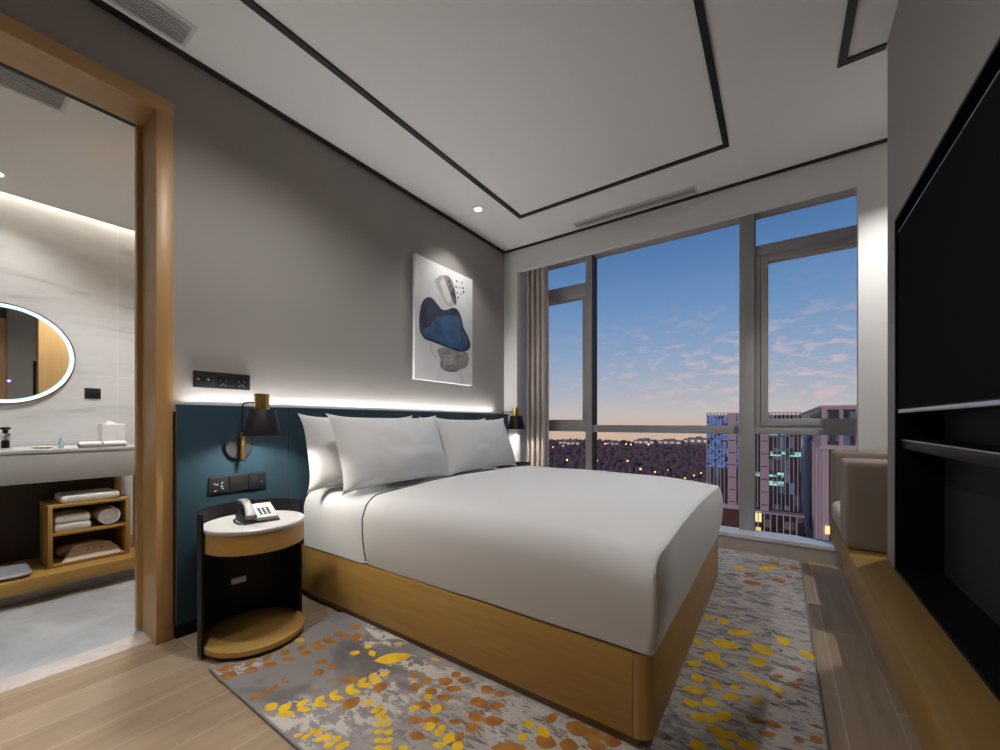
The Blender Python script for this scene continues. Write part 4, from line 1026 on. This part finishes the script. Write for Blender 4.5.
# counter goods
CT = .8832
tb = thing('tissue_box', 'white square tissue box on the right end of the counter', 'tissue box', (-1.42, .735, CT))
b = MB(); b.rbox(-1.49, -1.36,   .668, .790, CT, CT+.154, (.006,.006,.006), (6,6,6)); b.build('box', M['towel'], tb)
b = MB()
rings = []
for k in range(6):
    s = k/5; w = .034*(1-.75*s); d_ = .018*(1-.6*s)
    rings.append([Vector((-1.425+d_*math.cos(2*PI*q/12)*(1+.3*math.sin(q*2.1)),   .728-.012*s+w*math.sin(2*PI*q/12), CT+.150+.026*s)) for q in range(12)])
b.rings(rings); b.build('tissue', M['linen'], tb)
def hand_roll(y0, y1, x, label):
    b = MB(); prof = [(-.001, 0)]
    pts = []
    for k in range(24):
        a = 2*PI*k/24; r_ = 1+.03*math.sin(3*a)
        pts.append((x+.038*r_*math.cos(a), CT+.020+.0198*math.sin(a)))
    rr_ = []
    for y, s in ((y0, .82), (y0+.006, .97), (y0+.014, 1), ((y0+y1)/2, 1.0), (y1-.014, 1), (y1-.006, .97), (y1, .82)):
        rr_.append([Vector((x+(px-x)*s, y, CT+.020+(pz-CT-.020)*s)) for px, pz in pts])
    b.rings(rr_); return tag(b.build('rolled_towel', M['towel']), label, 'towel', 'hand towels on the counter')
hand_roll(.548, .654, -1.292, 'small white rolled hand towel on the counter, the left one of two')
hand_roll(.662, .778, -1.292, 'small white rolled hand towel on the counter in front of the tissue box')
bo = thing('toiletry_bottle', 'tiny aqua toiletry bottle on the vanity counter', 'bottle', (-1.33, .480, CT))
b = MB(); b.lathe((-1.33, .480, CT), [(.010, 0), (.012, .002), (.012, .040), (.008, .05)], 20); b.build('body', M['aqua'], bo)
b = MB(); b.lathe((-1.33, .480, CT), [(.007, .05), (.0075, .052), (.0075, .064), (.006, .066)], 16); b.build('cap', M['aqua'], bo)
sd = thing('soap_dish', 'small white soap dish with a bar on the counter', 'dish', (-1.36, .40, CT))
b = MB(); b.lathe((-1.36, .405, CT), [(.030, 0), (.046, .008), (.047, .010), (.044, .010), (.030, .004)], 28, 0, 2, True, (.7,1.)); b.build('dish', M['quartz'], sd)
b = MB(); b.rbox(-1.38, -1.34, .375, .435, CT+.0045, CT+.017, (.012,.012,.005), (8,8,4)); b.build('soap_bar', M['cream'], sd)
fa = thing('faucet', 'chrome and black basin mixer tap on the vanity counter below the mirror', 'faucet', (-1.42, .262, CT))
b = MB(); b.lathe((-1.42, .262, CT), [(.026, 0), (.028, .003), (.028, .010), (.022, .013)], 24); b.build('base_flange', M['chrome'], fa)
b = MB(); b.lathe((-1.42, .262, CT), [(.017, .013), (.017, .050), (.016, .054)], 24); b.build('valve_body', M['black'], fa)
b = MB(); b.lathe((-1.42, .262, CT), [(.016, .054), (.021, .058), (.021, .100), (.016, .104)], 24); b.build('collar', M['chrome'], fa)
b = MB(); b.box(-1.43, -1.31, .250, .274, CT+.082, CT+.100, .004); b.build('spout', M['chrome'], fa)
b = MB(); b.lathe((-1.42, .262, CT), [(.012, .104), (.012, .118), (.020, .122), (.022, .128), (.018, .136)], 24); b.build('lever_cap', M['black'], fa)
# round lit mirror
MY, MZc, MR = .275, 1.508, .338
mi_ = thing('mirror', 'round mirror with a lit white ring and thin black rim on the tiled wall', 'mirror', (BW, MY, MZc))
def disc(r0, r1, x0, x1, seg=96):
    """ring (or disc if r0 is 0) facing the bedroom"""
    b = MB(); prof = [(r1, x0), (r1, x1)]
    if r0: prof += [(r0, x1), (r0, x0), (r1, x0)]
    b.lathe((0, MY, MZc), prof, seg, 0, 0, not r0); return b
disc(MR-.006, MR, BW+.0005, BW+.034).build('rim', M['black'], mi_)
disc(MR-.024, MR-.0062, BW+.022, BW+.031).build('light_ring', M['mirrorled'], mi_)
disc(MR-.031, MR-.0242, BW+.022, BW+.0305).build('inner_ring', M['mirrorled2'], mi_)
disc(0, MR-.0312, BW+.022, BW+.030).build('mirror_glass', M['mirror'], mi_)
b = MB(); b.lathe((BW+.030, .304, 1.326), [(.013, 0), (.013, .0008)], 24, 0, 0); b.build('touch_ring', M['touchring'], mi_)
b = MB(); b.lathe((BW+.030, .304, 1.326), [(.008, 0), (.008, .0016)], 24, 0, 0); b.build('touch_button', M['touchled'], mi_)
b = MB(); b.box(BW+.012, BW+.026, -1.15, 1.6, 2.70, 2.706)
tag(b.build('led_strip', M['ledstrip']), 'hidden light strip in the bathroom ceiling cove', 'light')

# ------------------------------------------------------------------ outside
GZ = -46.
def ground_mat():
    m = mat('dusk_ground', (.02,.014,.018), 1., spec=0)
    n = N(m, 'ShaderNodeTexNoise', Scale=.02, Detail=6.); L(m, coords(m, world=True), n.inputs['Vector'])
    L(m, ramp(m, n.outputs['Fac'], [(.35,(.08,.045,.042)), (.65,(.15,.09,.082))]), BS(m).inputs['Base Color']); return m
b = MB(); b.face([(-1150, 60, GZ), (400, 60, GZ), (400, 900, GZ), (-1150, 900, GZ)])
tag(struct(b.build('ground', ground_mat(), norm=False)), 'dark land stretching to the skyline far below the window', 'ground')
LAMPS = __import__('json').loads('''[[-144.1, 308.0, 3.2, "bright orange street lamp in the woodland seen in the narrow left window bay"], [-121.7, 318.3, 2.6, "street lamp just right of the left window mullion"], [-100.1, 330.3, 2.8, "lone orange street lamp in the middle of the dark woodland"], [-75.0, 277.8, 2.6, "brightest street lamp low in the woodland near the bed edge"], [-62.7, 266.4, 2.0, "street lamp right of the brightest one near the bed edge"], [-90.2, 250.4, 1.8, "faint street lamp just above the bed edge"], [-41.7, 247.7, 1.6, "street lamp along the lit road, left of the pair by the tower"], [-39.3, 262.4, 1.6, "street lamp along the lit road, middle of its row"], [-37.7, 277.8, 1.6, "street lamp along the lit road, next to the blue-lit tower"], [-58.3, 282.5, 1.4, "small street lamp between the woodland and the lit road"], [-235.0, 457.9, 2.8600000000000003, "tiny skyline lamp nearest the curtain"], [-233.9, 484.6, 2.8600000000000003, "tiny skyline lamp above the orange street lamp"], [-207.2, 568.9, 4.4, "skyline lamp right of the left window mullion"], [-180.2, 581.3, 4.4, "skyline lamp in the left part of the central bay"], [-170.3, 572.4, 4.4, "skyline lamp beside its twin in the central bay"], [-150.6, 589.3, 5.5, "brightest skyline lamp in the central bay"]]''')
FAR = __import__('json').loads('''[[-236.0, 681.3, 40, 12, "low skyline building just right of the left mullion"], [-207.5, 701.3, 34, 14, "low skyline building second from the left mullion"], [-187.5, 715.3, 46, 16, "low skyline building under the bright skyline lamp"], [-168.9, 728.3, 40, 13, "low skyline building in the middle of the central bay"], [-150.4, 741.2, 52, 15, "long low lit skyline building right of the bay middle"], [-130.4, 755.2, 40, 16, "low lit skyline building second from the blue-lit tower"], [-111.8, 768.2, 52, 19, "low lit skyline building beside the blue-lit tower"], [-320.3, 622.4, 40, 12, "low skyline building seen beside the curtain"], [-291.7, 642.4, 44, 13, "low skyline building seen left of the mullion"]]''')
def forest():
    m = mat('bare_tree_canopy', (.10,.065,.07), 1., spec=0)
    n = N(m, 'ShaderNodeTexNoise', Scale=.35, Detail=5., Roughness=.7); L(m, coords(m, world=True), n.inputs['Vector'])
    L(m, ramp(m, n.outputs['Fac'], [(.3,(.19,.115,.11)), (.6,(.27,.165,.16)), (.75,(.34,.215,.20))]), BS(m).inputs['Base Color'])
    b = MB(); r_ = random.Random(11); n_ = 5200
    for k in range(n_):
        y = 230 + 600*r_.random()**1.1; x = r_.uniform(-1.05, -.02)*y + r_.uniform(-15, 15)
        if x > -y*.07 - 8 and y < 420: continue
        if any(abs(x-q[0]) < 9 and abs(y-q[1]) < 9 for q in LAMPS) or any(abs(x-q[0]) < q[2]*.3+8 and q[1]-8 < y < q[1]+75 for q in FAR): continue
        h_ = r_.uniform(7, 11); w = r_.uniform(2.6, 4.6)
        seg = 7; rings = []
        for (rr_, zz) in ((.12,0), (.25,.25), (1,.55), (.85,.8), (.25,1)):
            rings.append([Vector((x+rr_*w*math.cos(2*PI*q/seg+k)*(1+.25*math.sin(q*3+k)), y+rr_*w*math.sin(2*PI*q/seg+k), GZ+zz*h_)) for q in range(seg)])
        b.rings(rings, 0, True, True)
    return tag(b.build('woodland', m, norm=False), 'brown bare-branched woodland spreading towards the horizon', 'woodland', None, 'stuff')
forest()
# road strip
b = MB(); b.prism([(-190, 330), (-60, 400), (-10, 500), (-2, 500), (-50, 392), (-186, 320)], lambda x, y, z: (x, y, z), GZ+.1, GZ+.4)
tag(b.build('road', mat('lit_asphalt', (.20,.13,.11), .9)), 'road curving through the woodland left of the blue-lit tower', 'road')
M['lampglow'] = mat('lit_street_lamp', (1,.7,.4), .5, emis=(1,.50,.16), estr=3)
M['pole'] = mat('lamp_pole', (.05,.045,.045), .7)
def street_lamp(x, y, s, label, hgt=15):
    t = thing('street_lamp', label, 'street lamp', (x, y, GZ), 'street lamps among the woodland')
    b = MB(); b.tube([(x, y, GZ), (x, y, GZ+hgt)], .12, 6); b.build('pole', M['pole'], t)
    b = MB(); b.lathe((x, y, GZ+hgt), [(.2*s, -.5*s), (.5*s, -.2*s), (.5*s, .2*s), (.2*s, .5*s)], 10); b.build('lantern', M['lampglow'], t)
for (x, y, s, lab) in LAMPS: street_lamp(x, y, s*(.5 if y < 500 else .42), lab)
M['farwall'] = mat('pale_far_building', (.34,.28,.28), .9)
M['farwin'] = mat('lit_far_windows', (.8,.7,.6), .6, emis=(1,.72,.52), estr=.35)
for k_, (x, y, w, h_, lab) in enumerate(FAR):
    w *= .6; y += 45*(k_ % 2)
    t = thing('distant_building', lab, 'building', (x, y, GZ), 'low buildings along the skyline')
    b = MB(); b.box(x-w/2, x+w/2, y, y+20, GZ, GZ+h_); b.box(x-w*.2, x+w*.1, y+4, y+14, GZ+h_, GZ+h_+2.5); b.build('walls', M['farwall'], t)
    b = MB(); 
    nn = max(2, int(w/8))
    for k in range(nn):
        xa = x-w/2+w*(k+.2)/nn; b.box(xa, xa+w/nn*.6, y-.2, y, GZ+h_*.62, GZ+h_*.84)
    b.build('lit_windows', M['farwin'], t)

# office towers
M['pier'] = mat('pink_stone_pier', (.55,.42,.44), .8)
M['fin'] = mat('pale_facade_fin', (.66,.54,.58), .7)
def facade_glass(name, c1, c2, lit, thresh, sx, sz, estr):
    """dark curtain wall; single bays are lit from inside"""
    m = mat(name, c1, .25)
    g = N(m, 'ShaderNodeNewGeometry'); s = N(m, 'ShaderNodeSeparateXYZ'); L(m, g.outputs['Position'], s.inputs[0])
    ad = N(m, 'ShaderNodeMath', operation='ADD'); L(m, s.outputs['X'], ad.inputs[0]); L(m, s.outputs['Y'], ad.inputs[1])
    fl = []
    for src, k in ((ad.outputs[0], 1/sx), (s.outputs['Z'], 1/sz)):
        mu = N(m, 'ShaderNodeMath', operation='MULTIPLY'); mu.inputs[1].default_value = k; L(m, src, mu.inputs[0])
        f_ = N(m, 'ShaderNodeMath', operation='FLOOR'); L(m, mu.outputs[0], f_.inputs[0]); fl.append(f_.outputs[0])
    c = N(m, 'ShaderNodeCombineXYZ'); L(m, fl[0], c.inputs['X']); L(m, fl[1], c.inputs['Y'])
    wn = N(m, 'ShaderNodeTexWhiteNoise', noise_dimensions='2D'); L(m, c.outputs[0], wn.inputs['Vector'])
    L(m, ramp(m, wn.outputs['Value'], [(0., c1), (1., c2)]), BS(m).inputs['Base Color'])
    em = ramp(m, wn.outputs['Value'], [(max(0,thresh-.05), (0,0,0)), (thresh, tuple(.35*v for v in lit)), (1., lit)])
    L(m, em, BS(m).inputs['Emission Color']); BS(m).inputs['Emission Strength'].default_value = estr
    return m
M['blueglass'] = facade_glass('blue_lit_curtain_wall', (.02,.03,.07), (.05,.07,.14), (.10,.22,.62), .30, .62, .7, .75)
M['darkglass'] = facade_glass('dusk_curtain_wall', (.015,.018,.035), (.05,.055,.085), (.08,.11,.17), .75, 1.25, 3.5, .8)
M['podium'] = facade_glass('podium_glazing', (.02,.016,.022), (.05,.04,.05), (.12,.09,.09), .85, 1.6, 2.4, .8)
M['tealwin'] = facade_glass('lit_office_floor', (.05,.1,.1), (.1,.2,.2), (.42,.85,.80), .25, 1.1, .9, .9)
M['warmwin'] = mat('lit_shop_front', (.8,.6,.2), .6, emis=(1,.70,.25), estr=1.1)
M['whitewin'] = mat('lit_lobby', (.8,.8,.7), .6, emis=(.85,1,.9), estr=1.1)
M['roofband'] = mat('stone_parapet', (.60,.48,.50), .8)
M['brick'] = mat('dark_red_court', (.13,.06,.05), .9)
def tower_a():
    x0, x1, y, zt = -17.6, 7.9, 150., 4.1
    t = thing('office_tower', 'office tower with blue-lit glass bays and pink stone piers, left of the window mullion', 'building', ((x0+x1)/2, y, GZ))
    zp = -26.
    def seg(a, c, m, nm, z0=zp, z1=zt-.9, d=0.):
        b = MB(); b.box(a, c, y+d, y+20, z0, z1); b.build(nm, M[m], t)
    xs = lambda u: None
    seg(x0, -11.3, 'blueglass', 'blue_glazing', -14.); seg(x0, -11.3, 'darkglass', 'glazing', zp, -14.)
    seg(-8.9, -5.2, 'blueglass', 'blue_glazing', -14.); seg(-8.9, -5.2, 'darkglass', 'glazing', zp, -14.)
    seg(-5.2, -2.4, 'darkglass', 'glazing'); seg(-.2, x1, 'darkglass', 'glazing')
    for a, c in ((-11.3, -8.9), (-2.4, -.2)):
        b = MB(); b.box(a, c, y-.5, y+20, zp-1, zt-.2)
        p = b.build('stone_pier', M['pier'], t)
        for k in range(7):
            b = MB(); b.box(a+.25, c-.25, y-.56, y-.5, zp+1+k*4.0, zp+1.25+k*4.0); b.build('ledge', M['darkglass'], p)
    b = MB(); b.box(x0, x1, y-.2, y+20, zt-1.0, zt-.75); b.box(x0, x1, y-.2, y+.5, zt-.2, zt)
    k = x0
    while k < x1: b.box(k, k+.35, y-.2, y+.4, zt-.8, zt-.2); k += 1.0
    b.build('roof_parapet', M['roofband'], t)
    k = x0+.1
    while k < x1:
        if not (-11.5 < k < -8.8 or -2.6 < k < -.1):
            b = MB(); b.box(k, k+.17, y-.45, y, zp, zt-.9); b.build('facade_fin', M['fin'], t)
        k += 1.02
    for a, c, z in ((-.1, 3.9, 1.0), (-.1, 3.6, -1.9), (.2, 7.8, -8.4), (-.1, 3.6, -14.9), (-.1, 3.6, -17.6), (-3.6, -2.5, -15)):
        b = MB(); b.box(a, c, y-.12, y-.02, z-1.05, z+.35); b.build('lit_floor', M['tealwin'], t)
    b = MB(); b.box(-5, 8.4, y-3, y+20, GZ, zp-1); po = b.build('podium', M['podium'], t)
    b = MB(); b.box(-5.2, 8.6, y-3.4, y+20, zp-1, zp-.6); b.build('podium_cornice', M['roofband'], po)
    for k in range(8):
        b = MB(); b.box(-4.6+k*1.6, -4.35+k*1.6, y-3.4, y-3, GZ+3, zp-1); b.build('podium_column', M['fin'], po)
    b = MB(); b.box(-3.6, -2.0, y-3.3, y-3.02, -29.8, -26.6+.0); b.build('lit_shop_front', M['warmwin'], po)
    b = MB(); b.box(-3.4, -2.2, y-3.3, y-3.02, -35, -31.5); b.build('lit_shop_front', M['warmwin'], po)
    b = MB(); b.box(x0, -5.0, y-1, y+20, GZ, zp-1); b.build('court_wing', M['brick'], t)
    b = MB(); b.box(x0-.3, -5.0, y-1.3, y+20, zp-1, zp+.3); b.build('court_cornice', M['roofband'], t)
tower_a()
def tower_b():
    x0, x1, y, y1, zt = 10.8, 36., 122., 236., 5.0
    t = thing('office_tower', 'pink stone office block with a windowed attic above the lounge seat', 'building', (20, y, GZ))
    b = MB(); b.box(x0+.4, x1, y+.4, y1, GZ, zt-4.7); b.build('glazing', M['darkglass'], t)
    b = MB(); b.box(x0, x1, y, y1, zt-4.5, zt-.5); at_ = b.build('attic', M['pier'], t)
    b = MB(); b.box(x0-.3, x1, y-.3, y1, zt-.5, zt); b.build('cornice', M['roofband'], t)
    b = MB(); b.box(x0-.5, x1, y-.5, y1, zt-10.4, zt-9.6); b.build('cornice', M['roofband'], t)
    b = MB(); b.box(x0-.1, x1, y-.1, y1, zt-9.6, zt-4.5); b.build('upper_storey', M['pier'], t)
    for k in range(9):
        for z0, z1 in ((zt-4.1, zt-1.0), (zt-9.3, zt-6.6)):
            for q in (0, 1.1):
                b = MB(); b.box(x0+1.0+k*2.9+q, x0+1.95+k*2.9+q, y-.35, y+.02 if z0 > zt-5 else y-.08, z0, z1); b.build('window', M['darkglass'], at_)
    for k in range(14):
        b = MB(); b.box(x0-.35, x0+.02, y+2+k*6., y+4.2+k*6., zt-4.1, zt-1.2); b.build('window', M['darkglass'], at_)
    b = MB(); b.box(x0, x0+1.3, y, y+2.3, GZ, zt-10.4); b.build('corner_pier', M['pier'], t)
    for k in range(8):
        b = MB(); b.box(x0-.1, x0+.4, y+6+k*13, y+10.5+k*13, GZ+4, zt-10.4); b.build('facade_fin', M['fin'], t)
    for k in range(16):
        b = MB(); b.box(x0+3.0+k*1.45, x0+3.22+k*1.45, y-.1, y+.4, GZ+4, zt-10.4); b.build('facade_fin', M['fin'], t)
    for a, c, z0, z1 in ((14.5, 20.5, -7.4, -6.0), (13.2, 17.5, -10, -8.9), (13.2, 15.2, -20, -15), (13.2, 16, -29, -25), (13.2, 15, -13.5, -12.3)):
        b = MB(); b.box(a, c, y+.18, y+.38, z0, z1); b.build('lit_floor', M['tealwin'], t)
    b = MB(); b.box(x0+.6, x0+2.0, y-.25, y-.02, -25.5, -23.6); b.build('lit_sign_panel', M['warmwin'], t)
    b = MB(); b.box(13.4, 16.0, y+.15, y+.38, -33, -31.5); b.build('lit_lobby', M['whitewin'], t)
    b = MB(); b.box(x0-.8, x0+9, y-6, y+.0, GZ, GZ+9); b.build('entrance_block', M['roofband'], t)
tower_b()

# ------------------------------------------------------------------ sky
W_ = bpy.data.worlds.new('dusk_sky'); S.world = W_; W_.use_nodes = True
class _Wm: pass
wm = _Wm(); wm.node_tree = W_.node_tree
bg = W_.node_tree.nodes['Background']
tc = N(wm, 'ShaderNodeTexCoord'); sp = N(wm, 'ShaderNodeSeparateXYZ'); L(wm, tc.outputs['Generated'], sp.inputs[0])
mr = N(wm, 'ShaderNodeMapRange'); mr.inputs[1].default_value = -.1; mr.inputs[2].default_value = .6
L(wm, sp.outputs['Z'], mr.inputs[0])
def e(z): return (z+.1)/.7
sky = ramp(wm, mr.outputs[0], [(0,(.35,.25,.22)), (e(-.045),(.70,.46,.34)), (e(-.015),(.68,.50,.42)), (e(.02),(.60,.53,.51)), (e(.07),(.45,.47,.55)), (e(.16),(.28,.385,.58)), (e(.26),(.16,.295,.54)), (e(.42),(.068,.172,.395)), (1,(.04,.11,.30))])
cl = N(wm, 'ShaderNodeTexNoise', Scale=1., Detail=5., Roughness=.55, Distortion=.4)
mp = N(wm, 'ShaderNodeMapping'); mp.inputs['Scale'].default_value = (26, 26, 74); mp.inputs['Location'].default_value = (3.3, 1.2, .4)
L(wm, tc.outputs['Generated'], mp.inputs['Vector']); L(wm, mp.outputs[0], cl.inputs['Vector'])
clm = ramp(wm, cl.outputs['Fac'], [(.50,(0,0,0)), (.64,(1,1,1))])
band = ramp(wm, mr.outputs[0], [(e(.0),(0,0,0)), (e(.04),(.55,.55,.55)), (e(.10),(.65,.65,.65)), (e(.17),(.45,.45,.45)), (e(.25),(.06,.06,.06)), (e(.34),(0,0,0))])
side = N(wm, 'ShaderNodeMapRange'); side.inputs[1].default_value = -.45; side.inputs[2].default_value = -.08; side.inputs[3].default_value = .2
L(wm, sp.outputs['X'], side.inputs[0])
k1 = mixc(wm, 1., clm, band, 'MULTIPLY'); k2 = mixc(wm, 1., k1, side.outputs[0], 'MULTIPLY')
L(wm, mixc(wm, k2, sky, (.74,.54,.55)), bg.inputs['Color']); bg.inputs['Strength'].default_value = 1.

# ------------------------------------------------------------------ lights
WARM = (1,.975,.945)
# light groove of the headboard, aimed up and slightly into the room
light('headboard_led_light', 'AREA', (.030, 2.02, HZ-.004), 17, (1,.965,.94), (0, PI+math.radians(30), 0), shape='RECTANGLE', size=.02, size_y=2.60)
# bathroom cove, its downlight, and an added fill spot for the lower part
light('bathroom_cove_light', 'AREA', (BW+.035, .25, 2.69), 13, (1,.91,.78), (0,0,0), shape='RECTANGLE', size=.03, size_y=2.7)
light('bathroom_downlight_light', 'SPOT', (-1.50, .23, BC-.02), 22, (1,.97,.94), spot_size=math.radians(130), spot_blend=.7, shadow_soft_size=.05)
light('bathroom_downlight_light', 'SPOT', (-.75, .75, BC-.02), 112, (.97,.98,1), spot_size=math.radians(140), spot_blend=.7, shadow_soft_size=.06)
# bedroom downlights and unseen fill spots
light('downlight_light', 'SPOT', (.318, 2.674, HC-.01), 34, WARM, (0, 0, 0), spot_size=math.radians(105), spot_blend=.6, shadow_soft_size=.03)
# (doorway side, added fill over the bed and at the entrance, alcove seat)
for x, y, e_, sz, bl, r_ in ((.78, .40, 62, 64, .9, .03), (1.10, .92, 66, 150, .6, .05), (.60, -1.40, 58, 140, .6, .05), (3.05, 2.97, 84, 112, .65, .02)):
    light('downlight_light', 'SPOT', (x, y, HC-.02), e_, WARM, spot_size=math.radians(sz), spot_blend=bl, shadow_soft_size=r_)
# afterglow of the sun, low behind this building, on the land and towers outside
light('afterglow_sun', 'SUN', (0, -20, 30), 0.8, (1,.72,.64), (math.radians(74), 0, math.radians(-24)), angle=math.radians(12))

# ------------------------------------------------------------------ camera and colour management
cam = bpy.data.cameras.new('camera'); co = bpy.data.objects.new('camera', cam); COL.objects.link(co)
cam.sensor_width = 36; cam.lens = 36*398.8/1000; cam.shift_y = .047; cam.clip_start = .02; cam.clip_end = 3000
co.location = (2.417, 0, 1.05); co.rotation_euler = (PI/2, 0, math.atan(279/398.8))
S.camera = co
vs = S.view_settings; vs.view_transform = 'Standard'; vs.look = 'None'; vs.gamma = 1; vs.use_curve_mapping = False; vs.exposure = 0
